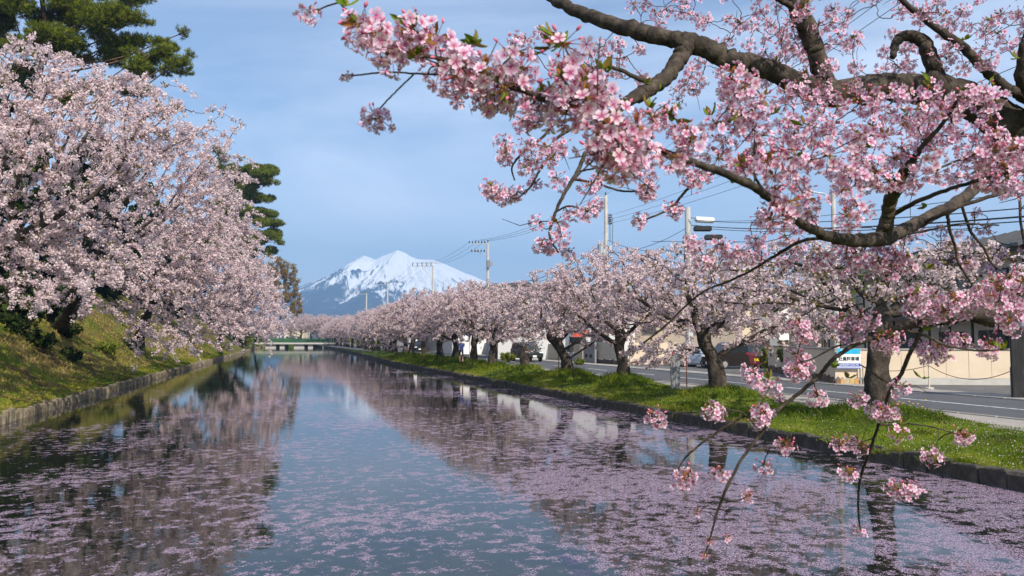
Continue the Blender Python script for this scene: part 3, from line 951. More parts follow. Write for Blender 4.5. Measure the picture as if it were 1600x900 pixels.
rampart_cherry('bright cherry halfway along the left rampart below the leaning pine', bC,
    [E(330, 330, 56, 60, 70, 3.4), E(345, 430, 56, 75, 75, 3.4), E(300, 400, 55, 80, 90, 3.6), E(330, 505, 56, 70, 40, 2.6), E(285, 520, 55, 50, 34, 2), E(385, 470, 58, 45, 55, 2.6), E(375, 380, 57, 35, 40, 2)],
    at(250, 450, 56), 2500, 4, 11, 0.078, 0.17, 0.34, spray=1.4, step=0.42, kill=0.66, infl=3.0, leafy=0.04, trop=(0.06, 0, -0.04), rtip=.014)
bD = slope_base(345, 4.0)
tD = rampart_cherry('pale cherry further along the left rampart in front of the brown tree', bD,
    [E(395, 455, 86, 40, 62, 4), E(372, 490, 84, 50, 40, 4), E(415, 490, 88, 28, 46, 3.4), E(370, 420, 85, 34, 40, 3), E(412, 425, 87, 20, 26, 2)],
    at(362, 490, 86), 1400, 4, 8, 0.13, 0.26, 0.33, spray=1.8, step=0.6, kill=1.0, infl=4, leafy=0.03, trop=(0.05, 0, -0.02), rtip=.018)
bE = slope_base(398, 3.5)
rampart_cherry('farthest cherry on the left, its sprays reaching out over the bridge end', bE,
    [E(424, 500, 135, 20, 34, 5), E(410, 505, 130, 20, 28, 5), E(436, 512, 138, 10, 20, 3)],
    at(408, 510, 134), 420, 5, 5, 0.24, 0.4, 0.32, step=0.9, kill=1.5, infl=6, leafy=0.02, rtip=.03)

# ---- pines: flat pads of needle tufts on bare boughs
def make_pine(base, path, pads, tufts_per_m3, needle, rt, nn=11, tone=(0.0, 1.0), up=0.6):
    """path: trunk points; pads: ellipsoids of foliage (world). Boughs run from trunk to pads, tufts fill the pads"""
    V, F, o = [], [], 0
    P = smooth_path(np.array(path), 5); rr = np.linspace(rt, rt * 0.25, len(P)); rr[0] *= 1.3
    v, f = tube_np(P, rr, 9); V.append(v); F.append(f); o += len(v)
    BV, BF, BT, bo = [], [], [], 0
    ragged = []; forks = {}
    for s in pads:
        for _ in range(6):
            q = np.array(s[:3]) + rand_dirs(1)[0] * np.array(s[3:6]) * (.45 + .55 * rng.random()); f_ = .38 + .25 * rng.random()
            ragged.append((q[0], q[1], q[2], s[3] * f_, s[4] * f_, s[5] * f_ * 1.25, s))
    for s in ragged:
        c = np.array(s[:3]); rad = np.array(s[3:6])
        k = np.argmin(np.linalg.norm(P - (c - np.array([0, 0, rad[2] * .5 + .12 * np.linalg.norm(c - P[0])])), axis=1)); k = min(k, len(P) - 1)
        if len(s) > 6:
            if id(s[6]) not in forks:
                m0 = np.array(s[6][:3]); k = min(len(P) - 1, int(np.argmin(np.linalg.norm(P - (m0 - np.array([0, 0, .16 * np.linalg.norm(m0 - P[0])])), axis=1))))
                b0 = smooth_path([P[k], (P[k] + m0) / 2 - np.array([0, 0, .08]) * np.linalg.norm(m0 - P[k]) + rng.normal(size=3) * .2, m0], 6)
                v, f = tube_np(b0, np.linspace(max(.05, rr[k] * .4), .035, len(b0)), 6); V.append(v); F.append(f + o); o += len(v); forks[id(s[6])] = m0
            a = forks[id(s[6])]; r0 = .04
        else: a = P[k]
        mid = (a + c) / 2 + rng.normal(size=3) * 0.15 - np.array([0, 0, 0.1]) * np.linalg.norm(c - a)
        br = smooth_path([a, mid, c], 5); r0 = .035
        v, f = tube_np(br, np.linspace(r0, 0.025, len(br)), 5); V.append(v); F.append(f + o); o += len(v)
        n = max(6, int(tufts_per_m3 * rad.prod() * 4.19))
        T = c + rand_dirs(n) * (rng.random(n) ** 0.38)[:, None] * rad
        for q in T[::5]:
            m_ = (q + c) / 2 + rng.normal(size=3) * .08
            v, f = tube_np(np.array([c + (q - c) * .1, m_, q]), np.array([.022, .016, .01]), 3); V.append(v); F.append(f + o); o += len(v)
        # each tuft: needles fanned outward and upward
        d0 = unit(unit(T - c) * (1 - up) + np.array([0, 0, up]) + rng.normal(size=T.shape) * .25)
        dirs = unit(np.repeat(d0, nn, axis=0) + rng.normal(size=(n * nn, 3)) * 0.62)
        ln = needle * (0.7 + .6 * rng.random(n * nn))[:, None]
        B = np.repeat(T, nn, axis=0) + rng.normal(size=(n * nn, 3)) * needle * .18
        w = unit(np.cross(dirs, rand_dirs(n * nn))) * needle * 0.085
        v = np.stack([B - w, B + w, B + dirs * ln], axis=1).reshape(-1, 3)
        BV.append(v); BF.append(np.arange(len(v)).reshape(-1, 3) + bo); bo += len(v)
        BT.append(np.clip(np.repeat(rng.random(n), nn) * .6 + rng.random(n * nn) * .4, 0, 1))
    return (np.vstack(V), np.vstack(F)), (np.vstack(BV), np.vstack(BF), np.concatenate(BT))
bP = slope_base(66, 9.5)
dP = float(np.dot(bP - CAM, FWD))
pads = []
for (px, py, rx, ry, dd) in [(20, 20, 46, 26, 0), (70, 60, 50, 20, -1), (110, 15, 40, 24, 1), (60, -40, 60, 30, 0), (150, 35, 46, 22, 0), (190, 60, 40, 15, 1), (215, 30, 24, 9, 0), (235, 88, 34, 14, 0), (262, 72, 24, 10, 1),
                             (285, 52, 12, 8, 1), (270, 104, 30, 9, -1), (292, 86, 10, 7, -1), (205, 100, 36, 15, 0), (150, 85, 40, 16, 1), (180, -10, 40, 18, 1), (222, -4, 20, 8, 0), (-40, 40, 50, 40, 0), (120, 150, 34, 18, 1.5), (20, 120, 40, 20, 2), (208, 140, 26, 12, 1)]:
    c = at(px, py, dP + dd); s = dP / FPX
    pads.append((c[0], c[1], c[2], rx * s, rx * s * .9, ry * s * 1.05))
pt = [bP] + [at(px, py, dP) for px, py in ((70, 400), (76, 330), (70, 240), (62, 140), (70, 40), (60, -60))]
w, c = make_pine(bP, pt, pads, 80, 0.26, 0.42)
put_tree('pine_tree', 'tall dark pine rising behind the blossom at the top left corner', 'tree', bP, w, c, None, bark='pine_bark', leafm='needles')
bQ = slope_base(310, 9.0)
dQ = float(np.dot(bQ - CAM, FWD)); s = dQ / FPX
pads = []
for (px, py, rx, ry) in [(400, 264, 30, 9), (425, 268, 10, 7), (376, 274, 22, 13), (420, 284, 14, 7), (385, 292, 18, 8), (398, 332, 30, 9), (420, 350, 22, 9), (385, 346, 24, 9), (412, 368, 24, 10), (432, 378, 10, 5), (395, 385, 26, 10), (420, 392, 14, 6), (372, 322, 18, 12),
                         (355, 290, 16, 12), (350, 330, 20, 16), (385, 415, 20, 10), (345, 246, 10, 7), (338, 236, 7, 6), (365, 360, 24, 14), (350,390,24,16), (372, 300, 24, 14), (360, 264, 18, 10), (404, 312, 22, 8), (376, 400, 24, 12), (340, 310, 22, 18), (412, 275, 22, 8), (345, 360, 24, 18)]:
    p = at(px, py, dQ + rng.normal() * .8); pads.append((p[0], p[1], p[2], rx * s, rx * s * .9, ry * s * 1.1))
pt = [bQ] + [at(px, py, dQ) for px, py in ((332, 450), (350, 390), (372, 340), (390, 300), (386, 284), (396, 268))]
w, c = make_pine(bQ, pt, pads, 50, 0.36, 0.30)
put_tree('pine_tree', 'leaning pine with layered pads standing clear against the sky on the left', 'tree', bQ, w, c, None, bark='pine_bark', leafm='needles')
bS = slope_base(378, 1.6); dS = float(np.dot(bS - CAM, FWD)); s = dS / FPX
pads = []
for (px, py, rx, ry) in [(384, 516, 18, 7), (398, 524, 14, 6), (372, 524, 16, 6), (388, 532, 20, 6), (404, 533, 8, 4), (375, 508, 8, 6)]:
    p = at(px, py, dS - 1); pads.append((p[0], p[1], p[2], rx * s, rx * s, ry * s))
w, c = make_pine(bS, [bS, at(380, 528, dS), at(384, 520, dS), at(384, 512, dS)], pads, 9, 0.38, 0.13)
put_tree('pine_tree', 'low spreading green pine at the foot of the left bank near the bridge', 'tree', bS, w, c, None, bark='pine_bark', leafm='needles')

# ---- other trees and shrubs
def leaf_tree(name, label, cat, base, spec, top, n_attr, per, k, q, spread, rt, leafm, step=.4, kill=.6, infl=3, rtip=.012, thin=1.0, group=None, bark='bark', crown='crown'):
    tp = trunk_path(np.array(base), np.array(top), 4, .06)
    w, (bv, bf, tn) = make_cherry(spec, tp, n_attr=n_attr, per=per, k=k, qsize=q, spread=spread, rtrunk=rt, step=step, kill=kill, infl=infl, rtip=rtip, leafy=0, thin=thin)
    return put_tree(name, label, cat, np.array(base), w, (bv, bf, rng.random(len(bf))), group, bark=bark, leafm=leafm, crown_name=crown)
bb = slope_base(432, 5.5); d = float(np.dot(bb - CAM, FWD))
leaf_tree('budding_tree', 'rounded olive brown tree just breaking bud beyond the pale cherries', 'tree', bb, [E(444, 450, d, 26, 48, 4), E(430, 440, d, 22, 42, 4), E(458, 480, d, 16, 28, 3)], at(436, 500, d), 1100, 8, 10, 0.24, .7, .3, 'brown_bud', 1.0, 1.5, 7, .03)
for (px, s_, d_, lab, spec) in [
    (-20, 8.5, 0, 'dark evergreen behind the blossom at the left edge', [(10, 400, 70, 90), (-40, 340, 70, 110), (60, 300, 70, 80), (10, 210, 60, 60)]),
    (-10, 5.6, 0, 'dark evergreen bush hard against the left edge above the open grass', [(-5, 465, 50, 26), (40, 478, 40, 18)]),
    (75, 5.2, 0, 'dark evergreen bush under the blossom, right of the left edge', [(80, 462, 40, 24), (120, 476, 34, 20)]),
    (40, 7.0, 0, 'dark evergreen bush in the hollow under the blossom', [(45, 440, 46, 30), (90, 420, 30, 34)]),
    (150, 9.5, 0, 'dark evergreen in the shadow behind the drooping cherry', [(140, 380, 70, 80), (190, 430, 50, 46), (150, 270, 60, 60), (210, 330, 50, 60)]),
    (235, 7.5, 0, 'dark evergreen behind the bright cherry on the rampart', [(250, 420, 60, 70), (285, 465, 40, 34), (290, 370, 40, 40)]),
    (330, 6.5, 0, 'dark evergreen below the leaning pine', [(345, 490, 36, 30), (370, 470, 30, 40)])]:
    b_ = slope_base(px, s_); dd = float(np.dot(b_ - CAM, FWD)); s = dd / FPX
    leaf_tree('evergreen_tree', lab, 'tree', b_, [E(a, bb_, dd, c_, e_, c_ * s * .8) for a, bb_, c_, e_ in spec], at(spec[0][0], spec[0][1] + 10, dd),
              420 + 240 * (len(spec) > 2), 5, 8, 0.20 * dd / 50 + .06, .28, .16, 'dark_leaf', .5, .8, 4, .02)
# shrubs on the slope
for i, (px, s_, h, lab) in enumerate([(60, 3.4, .9, 'dark shrub highest on the open slope at the left'), (110, 2.6, .7, 'low bramble under the drooping spray on the left slope'), (20, 4.4, 1.0, 'dark tangled shrub at the left edge where the slope meets the trees'), (100, 4.2, .9, 'dark tangled shrub beside the first leaning trunk on the slope'), (165, 2.6, .8, 'leafy shrub on the left slope behind the hanging blossom'),
                                  (205, 3.0, .9, 'dark shrub on the left slope beside the lowest drooping arm'), (352, 1.5, 1.0, 'round green shrub by the far left edge of the water')]):
    b_ = slope_base(px, s_)
    leaf_tree('shrub', lab, 'shrub', b_, [(b_[0], b_[1], b_[2] + h * .55, h * 1.1, h * 1.1, h * .55)], b_ + np.array([0, 0, .3]), 120, 4, 7, .085, .12, .03, ['dark_leaf', 'dark_leaf', 'dark_leaf', 'dark_leaf', 'young_leaf', 'dark_leaf', 'young_leaf'][i], .2, .3, 1.2, .006, crown='foliage')
# garden tree with young leaves behind the side wall of the cream house
p0 = at(1290, 560, 42); p0[2] = ZR
leaf_tree('garden_tree', 'loose garden tree in fresh yellow green leaf between the side wall and the cream house', 'tree', p0,
          [E(1300, 440, 42, 60, 40, 2), E(1262, 470, 41, 44, 40, 1.8), E(1345, 425, 42, 40, 34, 1.6), E(1310, 495, 42, 60, 26, 1.6), E(1240, 440, 42, 26, 24, 1)], at(1290, 510, 42), 520, 3, 5, .07, .12, .10, 'young_leaf', .3, .5, 2.2, .008, thin=.6)

print('TRIS so far', sum(sum(len(p.vertices)-2 for p in me.polygons) if len(me.polygons)<5000 else len(me.loops)-2*len(me.polygons) for me in bpy.data.meshes))
# ------------------------------------------------------------------ buildings, walls, street things
M['cream'] = noise_mat('cream_render', [(0.3, (0.60, 0.49, 0.36)), (0.7, (0.68, 0.56, 0.42))], scale=1.2, bump=0.25, bscale=40, rough=0.9, dist=0.008)
M['cream_dull'] = noise_mat('aged_plaster', [(0.3, (0.42, 0.37, 0.30)), (0.7, (0.54, 0.48, 0.39))], scale=0.9, bump=0.2, bscale=30, rough=0.95, dist=0.01)
M['white_wall'] = noise_mat('white_wall', [(0.3, (0.70, 0.69, 0.66)), (0.7, (0.80, 0.79, 0.76))], scale=0.7, bump=0.15, bscale=20, rough=0.85, dist=0.01)
M['grey_wall'] = noise_mat('grey_wall', [(0.3, (0.24, 0.24, 0.24)), (0.7, (0.34, 0.33, 0.32))], scale=0.9, bump=0.15, rough=0.9)
M['block_wall'] = noise_mat('buff_block', [(0.3, (0.40, 0.35, 0.27)), (0.7, (0.52, 0.45, 0.35))], scale=2, bump=0.3, bscale=30, rough=0.95, dist=0.01)
M['base_concrete'] = noise_mat('base_concrete', [(0.3, (0.42, 0.40, 0.36)), (0.7, (0.52, 0.50, 0.46))], scale=2, bump=0.2, rough=0.9)
M['timber'] = noise_mat('dark_timber', [(0.3, (0.022, 0.016, 0.012)), (0.7, (0.06, 0.042, 0.03))], scale=6, bump=0.5, stretch=(1, 1, .1), rough=0.8, dist=0.01)
M['black_wood'] = noise_mat('charred_board', [(0.3, (0.010, 0.010, 0.011)), (0.62, (0.03, 0.028, 0.027)), (0.78, (0.11, 0.10, 0.09))], scale=7, bump=0.5, stretch=(3, 3, .25), rough=0.8, dist=0.01)
M['roof_dark'] = noise_mat('dark_roof_metal', [(0.3, (0.045, 0.047, 0.052)), (0.7, (0.075, 0.077, 0.083))], scale=0.8, bump=0.1, rough=0.45, spec=0.5)
M['roof_brown'] = noise_mat('brown_roof', [(0.3, (0.07, 0.05, 0.04)), (0.7, (0.12, 0.085, 0.065))], scale=1, bump=0.1, rough=0.7)
M['glass_dark'] = plain('window_glass', (0.020, 0.026, 0.030), rough=0.06, spec=0.8)
M['lattice'] = plain('lattice_wood', (0.10, 0.10, 0.095), rough=0.7)
M['concrete_pole'] = noise_mat('pole_concrete', [(0.3, (0.42, 0.40, 0.37)), (0.7, (0.55, 0.53, 0.49))], scale=2, bump=0.2, bscale=30, rough=0.9, dist=0.005)
M['galv'] = plain('galvanised_steel', (0.45, 0.46, 0.47), rough=0.45, metal=0.6)
M['grey_metal'] = plain('grey_sheet_metal', (0.23, 0.24, 0.25), rough=0.55, metal=0.2)
M['rust'] = noise_mat('rusted_iron', [(0.3, (0.10, 0.035, 0.018)), (0.7, (0.20, 0.075, 0.035))], scale=12, bump=0.4, rough=0.9, dist=0.004)
M['insulator'] = plain('dark_insulator', (0.05, 0.055, 0.06), rough=0.4)
M['wire'] = plain('black_cable', (0.03, 0.032, 0.035), rough=0.6)
M['black'] = plain('black_rubber', (0.015, 0.015, 0.016), rough=0.7)
M['white_paint'] = plain('white_enamel', (0.80, 0.80, 0.78), rough=0.35, var=.05)
M['cyan_paint'] = plain('cyan_enamel', (0.03, 0.42, 0.66), rough=0.35)
M['blue_paint'] = plain('blue_enamel', (0.02, 0.09, 0.42), rough=0.35)
M['red_paint'] = plain('red_awning', (0.55, 0.07, 0.04), rough=0.6)
M['yellow_paint'] = plain('yellow_plate', (0.80, 0.52, 0.02), rough=0.4)
M['orange'] = plain('orange_enamel', (0.75, 0.24, 0.03), rough=0.5)
M['green_rail'] = plain('green_rail_paint', (0.03, 0.10, 0.06), rough=0.5)
for i, c in enumerate([(0.13, 0.085, 0.06), (0.20, 0.13, 0.085), (0.10, 0.09, 0.085), (0.50, 0.30, 0.13), (0.55, 0.40, 0.15), (0.45, 0.37, 0.27)]):
    M['stone%d' % i] = noise_mat('facing_stone', [(0.3, tuple(v * .75 for v in c)), (0.7, tuple(v * 1.2 for v in c))], scale=6, bump=0.5, bscale=20, rough=0.9, dist=0.02)

UF = np.array([math.sin(YAW), math.cos(YAW), 0.0])     # away from the camera, level
def cam_xy(r, f, z=0.0): return RGT * r + UF * f + np.array([0, 0, z])
def gz(px, d, z=ZR):
    """ground point in column px at view depth d"""
    p = at(px, 527, d); return np.array([p[0], p[1], z])

# --- cream house: long street front running away from us
PU = np.array([math.sin(R(20.0)), math.cos(R(20.0)), 0.0]); PV = np.array([PU[1], -PU[0], 0.0])
H0 = cam_xy(22.6, 34.9, ZR); H1 = H0 + PU * 34.0
house = empty('house', H0, 0, 'two storey cream plaster house with dark timber posts and dark roof behind the cream wall', 'house')
def hpart(mb, name, m, parent=None, smooth=False):
    me = mb.mesh(name, m, smooth)
    me.transform(Matrix.Translation(-Vector(H0)))
    return link(name, me, parent or house)
def fpt(px, py, out=0.0):
    p = onplane(px, py, H0, PV); return p - PV * out
EAVE = ZR + 6.0
def slab(mb, p, along, a0, a1, z0, z1, n, thick):
    """upright slab on a facade from point p, between distances a0..a1 along and heights z0..z1; n points outwards"""
    q = [p + along * a0, p + along * a1]
    pts = [np.array([q[0][0], q[0][1], z0]), np.array([q[1][0], q[1][1], z0]), np.array([q[1][0], q[1][1], z1]), np.array([q[0][0], q[0][1], z1])]
    mb.prism(pts, n * thick)
mb = MB(); slab(mb, H0, PU, 0, 34, ZR - .1, EAVE, PV, 8.0); hpart(mb, 'wall', M['cream_dull'])
mb = MB()
e0, e1 = H0 - PU * 1 - PV * .9, H1 + PU * 1 - PV * .9
for (a, b_) in (((e0, EAVE + .05), (e0 + PV * 5.6, EAVE + 1.75)),):
    mb.prism([np.array([a[0][0], a[0][1], a[1]]), np.array([b_[0][0], b_[0][1], b_[1]]), np.array([b_[0][0], b_[0][1], b_[1] + .16]), np.array([a[0][0], a[0][1], a[1] + .16])], PU * 36)
    c_ = e0 + PV * 11.2
    mb.prism([np.array([b_[0][0], b_[0][1], b_[1] - .002]), np.array([c_[0], c_[1], EAVE + .05]), np.array([c_[0], c_[1], EAVE + .21]), np.array([b_[0][0], b_[0][1], b_[1] + .158])], PU * 36)
roof = hpart(mb, 'roof', M['roof_dark'])
mb = MB()
for k in range(0, 36):
    s0 = e0 + PU * (k + .5)
    mb.prism([np.array([s0[0], s0[1], EAVE + .21]), np.array([s0[0], s0[1], EAVE + .26]), np.array([*(s0 + PV * 5.55)[:2], EAVE + 1.96]), np.array([*(s0 + PV * 5.55)[:2], EAVE + 1.91])], PU * .06)
hpart(mb, 'roof_seam', M['roof_dark'], roof)
mb = MB(); slab(mb, H0 - PU * 1 - PV * .88, PU, 0, 36, EAVE - .16, EAVE + .06, PV, .05); hpart(mb, 'fascia', M['timber'])
mb = MB()
s0 = H0 - PU * .5 - PV * 1.1
mb.prism([np.array([s0[0], s0[1], ZR + 3.05]), np.array([*(s0 + PV * 1.08)[:2], ZR + 3.5]), np.array([*(s0 + PV * 1.08)[:2], ZR + 3.62]), np.array([s0[0], s0[1], ZR + 3.17])], PU * 34)
hpart(mb, 'lower_roof', M['roof_brown'])
for k in range(0, 30, 2):
    mb = MB(); slab(mb, H0 + PU * .02 + PU * k * 1.1, PU, 0, .16, ZR, EAVE - .18, -PV, .05); hpart(mb, 'post', M['timber'])
def window(px0, px1, z0, z1, lattice=False):
    a = float(np.dot(fpt(px1, 520) - H0, PU)); b_ = float(np.dot(fpt(px0, 520) - H0, PU))
    a, b_ = min(a, b_), max(a, b_)
    mb = MB(); slab(mb, H0, PU, a, b_, z0, z1, -PV, .07); fr = hpart(mb, 'window', M['timber'])
    n = max(1, int(round((b_ - a) / 0.95)))
    for i in range(n):
        w0 = a + (b_ - a) * i / n + .05; w1 = a + (b_ - a) * (i + 1) / n - .05
        mb = MB(); slab(mb, H0 - PV * .072, PU, w0, w1, z0 + .07, z1 - .07, -PV, .012); hpart(mb, 'pane', M['glass_dark'], fr)
    if lattice:
        mb = MB(); t_ = a + .06
        while t_ < b_ - .06:
            slab(mb, H0 - PV * .12, PU, t_, t_ + .035, z0 + .05, z1 - .05, -PV, .03); t_ += .105
        hpart(mb, 'lattice', M['lattice'], fr)
window(1531, 1576, ZR + 1.0, ZR + 2.45, True)
window(1469, 1508, ZR + 1.0, ZR + 2.4, True)
window(1395, 1440, ZR + 1.0, ZR + 2.4, True)
window(1486, 1516, ZR + 4.0, ZR + 5.3)
window(1545, 1580, ZR + 4.0, ZR + 5.3)
window(1412, 1420, ZR + 4.3, ZR + 4.9)
window(1340, 1352, ZR + 4.3, ZR + 4.9)
window(1278, 1300, ZR + 3.9, ZR + 5.2)
window(1238, 1250, ZR + 3.9, ZR + 5.2)
window(1275, 1292, ZR + 1.0, ZR + 2.4)
p = fpt(1581, 516, .03)
mb = MB(); mb.prism([p + PU * -.14 + np.array([0, 0, -.17]), p + PU * .14 + np.array([0, 0, -.17]), p + PU * .14 + np.array([0, 0, .17]), p + PU * -.14 + np.array([0, 0, .17])], -PV * .012)
o = mb.build('plate_sign', M['yellow_paint']); tag(o, 'small yellow plate fixed to the house front at the right edge', 'sign')
for k in range(3):
    mb = MB()
    q_ = p - PV * .013 + np.array([0, 0, .09 - .09 * k])
    mb.prism([q_ - PU * .05 + np.array([0, 0, -.02]), q_ + PU * (.05 - .03 * (k % 2)) + np.array([0, 0, -.02]), q_ + PU * (.05 - .03 * (k % 2)) + np.array([0, 0, .02]), q_ - PU * .05 + np.array([0, 0, .02])], -PV * .004)
    mark = mb.build('plate_mark', M['red_paint'], o)

# --- cream garden wall: a shaded side and a sunlit front meeting at a corner
C0 = onz(1305, 600.5, ZR); C1 = onz(1586, 602, ZR); C2 = onz(1200, 579.5, ZR)
WT = ZR + 1.62
gw = empty('garden_wall', C0, 0, 'cream panelled garden wall with stone foot around the corner plot', 'wall')
def wpart(mb, name, m):
    me = mb.mesh(name, m); me.transform(Matrix.Translation(-Vector(C0))); return link(name, me, gw)
fd = unit(C1 - C0); fn = np.array([-fd[1], fd[0], 0.0]);  fn = fn if np.dot(fn, UF) > 0 else -fn
sd = unit(C2 - C0); sn = np.array([-sd[1], sd[0], 0.0]);  sn = sn if np.dot(sn, RGT) > 0 else -sn
Lf, Ls = np.linalg.norm(C1 - C0), np.linalg.norm(C2 - C0)
n = 8
for i in range(n):
    w = Lf / n
    mb = MB(); slab(mb, C0 + fn * (0.004 * (i % 2)), fd, i * w + .008, (i + 1) * w - .008, ZR + .32, WT - .07, fn, .14); wpart(mb, 'panel', M['cream'])
n2 = 9
for i in range(n2):
    w = (Ls - .16) / n2
    mb = MB(); slab(mb, C0 + sn * (0.004 * (i % 2)), sd, .16 + i * w + .008, .16 + (i + 1) * w - .008, ZR + .32, WT - .07, sn, .14); wpart(mb, 'panel', M['cream'])
mb = MB(); slab(mb, C0 - fn * .02, fd, -.0, Lf, ZR - .1, ZR + .318, fn, .17); wpart(mb, 'foot', M['base_concrete'])
mb = MB(); slab(mb, C0 + sn * .01, sd, .17, Ls, ZR - .1, ZR + .318, sn, .15); wpart(mb, 'foot', M['base_concrete'])
M['coping'] = plain('grey_coping', (0.30, 0.29, 0.28), rough=.8)
mb = MB(); slab(mb, C0 - fn * .04, fd, -.03, Lf, WT - .068, WT, fn, .23); wpart(mb, 'coping', M['coping'])
mb = MB(); slab(mb, C0 - sn * .04 + sd * .2, sd, 0, Ls - .2, WT - .066, WT - .002, sn, .23); wpart(mb, 'coping', M['coping'])
def stones(p0, d, n_, L0, L1, mats, hmax):
    t_ = L0; 
    while t_ < L1:
        w = .16 + .12 * rng.random(); h = hmax * (.62 + .38 * rng.random())
        q0, q1 = p0 + d * t_, p0 + d * (t_ + w - .012)
        k = [np.array([q0[0], q0[1], ZR]), np.array([q1[0], q1[1], ZR]), np.array([q1[0], q1[1], ZR + h * .72]),
             np.array([*(q0 * .45 + q1 * .55)[:2], ZR + h]), np.array([q0[0], q0[1], ZR + h * .66])]
        mb = MB(); mb.prism(k, n_ * (.05 + .03 * rng.random())); wpart(mb, 'stone', M['stone%d' % mats[int(rng.integers(len(mats)))]])
        t_ += w
stones(C0 - sn * .001, sd, -sn, .02, Ls * .97, [0, 0, 1, 2], .42)
stones(C0 - fn * .021, fd, -fn, .02, 1.45, [3, 4, 5, 1], .38)
p = at(1212, 558, np.dot(C0 + sd * Ls * .9 - CAM, FWD))
a_ = Ls * .925
mb = MB(); slab(mb, C0 - sn * .002, sd, a_ - .35, a_ + .35, ZR + .95, ZR + 1.15, -sn, .02); wpart(mb, 'grille', M['timber'])

# --- company sign board on two posts
sp0 = C0 + fd * .05 - fn * .16; sp1 = C0 + fd * 1.08 - fn * .16
sb = empty('sign_board', (sp0 + sp1) / 2, 0, 'white company parking sign with cyan top and blue band at the wall corner', 'sign')
def spart(mb, name, m, par=None):
    me = mb.mesh(name, m); me.transform(Matrix.Translation(-Vector((sp0 + sp1) / 2))); return link(name, me, par or sb)
w = 1.03
mb = MB(); slab(mb, sp0, fd, 0, w, ZR + .71, ZR + 1.60, fn, .03); board = spart(mb, 'board', M['white_paint'])
for (z0, z1, m_, nm) in ((1.37, 1.60, 'cyan_paint', 'top_band'), (.81, .95, 'blue_paint', 'name_band'), (.72, .765, 'blue_paint', 'foot_band')):
    mb = MB(); slab(mb, sp0 - fn * .004, fd, .01, w - .01, ZR + z0, ZR + z1, fn, .004); spart(mb, nm, M[m_], board)
for a_ in (w - .03, w + .10):
    mb = MB(); q_ = sp0 + fd * a_ + fn * .05; mb.tube([np.array([q_[0], q_[1], ZR - .1]), np.array([q_[0], q_[1], ZR + (.8 if a_ > w else 1.5)])], .022, 6); spart(mb, 'post', M['grey_metal'])
def lettering(body, size, center, m, par, org, spacing=1.0, width=None, name='lettering', xdir=None):
    cu = bpy.data.curves.new(name, 'FONT'); cu.body = body; cu.size = size; cu.align_x = 'CENTER'; cu.align_y = 'CENTER'; cu.space_character = spacing; cu.extrude = 0.001; cu.offset = size * .018
    o = bpy.data.objects.new(name, cu); COL.objects.link(o)
    bpy.context.view_layer.update()
    me = bpy.data.meshes.new_from_object(o.evaluated_get(bpy.context.evaluated_depsgraph_get()))
    bpy.data.objects.remove(o)
    xd = Vector(xdir if xdir is not None else fd); zd = Vector((0, 0, 1)); yd = xd.cross(zd)
    if width and len(me.vertices):
        xs_ = [v.co.x for v in me.vertices]; me.transform(Matrix.Diagonal((width / (max(xs_) - min(xs_)), 1, 1, 1)))
    Mx = Matrix((xd, zd, yd)).transposed().to_4x4()
    me.transform(Matrix.Translation(Vector(center) - Vector(org)) @ Mx)
    me.materials.clear(); me.materials.append(m)
    return link(name, me, par)
org = (sp0 + sp1) / 2
cc_ = sp0 + fd * w / 2 - fn * .009
lettering('社員駐車場', .20, cc_ + np.array([0, 0, 1.14]), M['black'], board, org, 1.0, .90)
lettering('BANDOH CO.LTD', .115, cc_ + np.array([0, 0, .88]), M['white_paint'], board, org, 1.0, .84)
lettering('P', .19, cc_ - fd * .30 + np.array([0, 0, 1.485]), M['white_paint'], board, org)

# --- chain, posts, black timber gate-side at the right edge
pc = onz(1452, 609, ZR); pr = onz(1581.5, 622, ZR); pl_ = onz(1348, 599, ZR)
st = empty('chain_post', pc, 0, 'cream chain post in a round concrete foot on the forecourt', 'post')
mb = MB(); mb.lathe([(.17, 0), (.17, .08), (.13, .10)], (0, 0, 0), 12); mb.build('foot', M['base_concrete'], st)
mb = MB(); mb.tube([(0, 0, .09), (0, 0, 1.06)], .03, 8); mb.build('pole', M['cream'], st)
mb = MB(); mb.tube([(0, 0, 0), (0, 0, 1.08)], .045, 8)
tag(mb.build('bollard_post', M['grey_metal'], None, pr), 'grey post at the right end of the sagging chain', 'post')
def sag(a, b, s, n=14):
    t_ = np.linspace(0, 1, n)[:, None]; P_ = np.asarray(a) * (1 - t_) + np.asarray(b) * t_
    P_[:, 2] -= (4 * s * t_ * (1 - t_))[:, 0]; return P_
for lab, a, b_, s_ in (('sagging chain from the cream post to the grey post', pc + [0, 0, .98], pr + [0, 0, .95], .42), ('chain hanging from the cream post back to the sign', pc + [0, 0, .98], pl_ + [0, 0, .75], .2)):
    mb = MB(); mb.tube(sag(a, b_, s_), .014, 5); o = mb.build('chain', M['rust']); tag(o, lab, 'chain')
k0 = onz(1584, 623, ZR)
bg = empty('timber_fence', k0, 0, 'tall black charred timber fence cut off by the right edge', 'fence')
def kpart(mb, name, m):
    me = mb.mesh(name, m); me.transform(Matrix.Translation(-Vector(k0))); return link(name, me, bg)
for i in range(9):
    mb = MB(); slab(mb, k0 + fn * (.012 * (i % 2)), fd, .1 + i * .24, .1 + i * .24 + .232, ZR - .1, ZR + 2.42, fn, .03); kpart(mb, 'board', M['black_wood'])
mb = MB(); slab(mb, k0 - fn * .03, fd, -.03, .09, ZR - .1, ZR + 2.5, fn, .12); kpart(mb, 'post', M['black_wood'])
mb = MB(); slab(mb, k0 - fn * .12, fd, -.12, 2.4, ZR + 2.5, ZR + 2.66, fn, .4); kpart(mb, 'cap_roof', plain('blue_grey_roof', (.16, .22, .32), rough=.5))

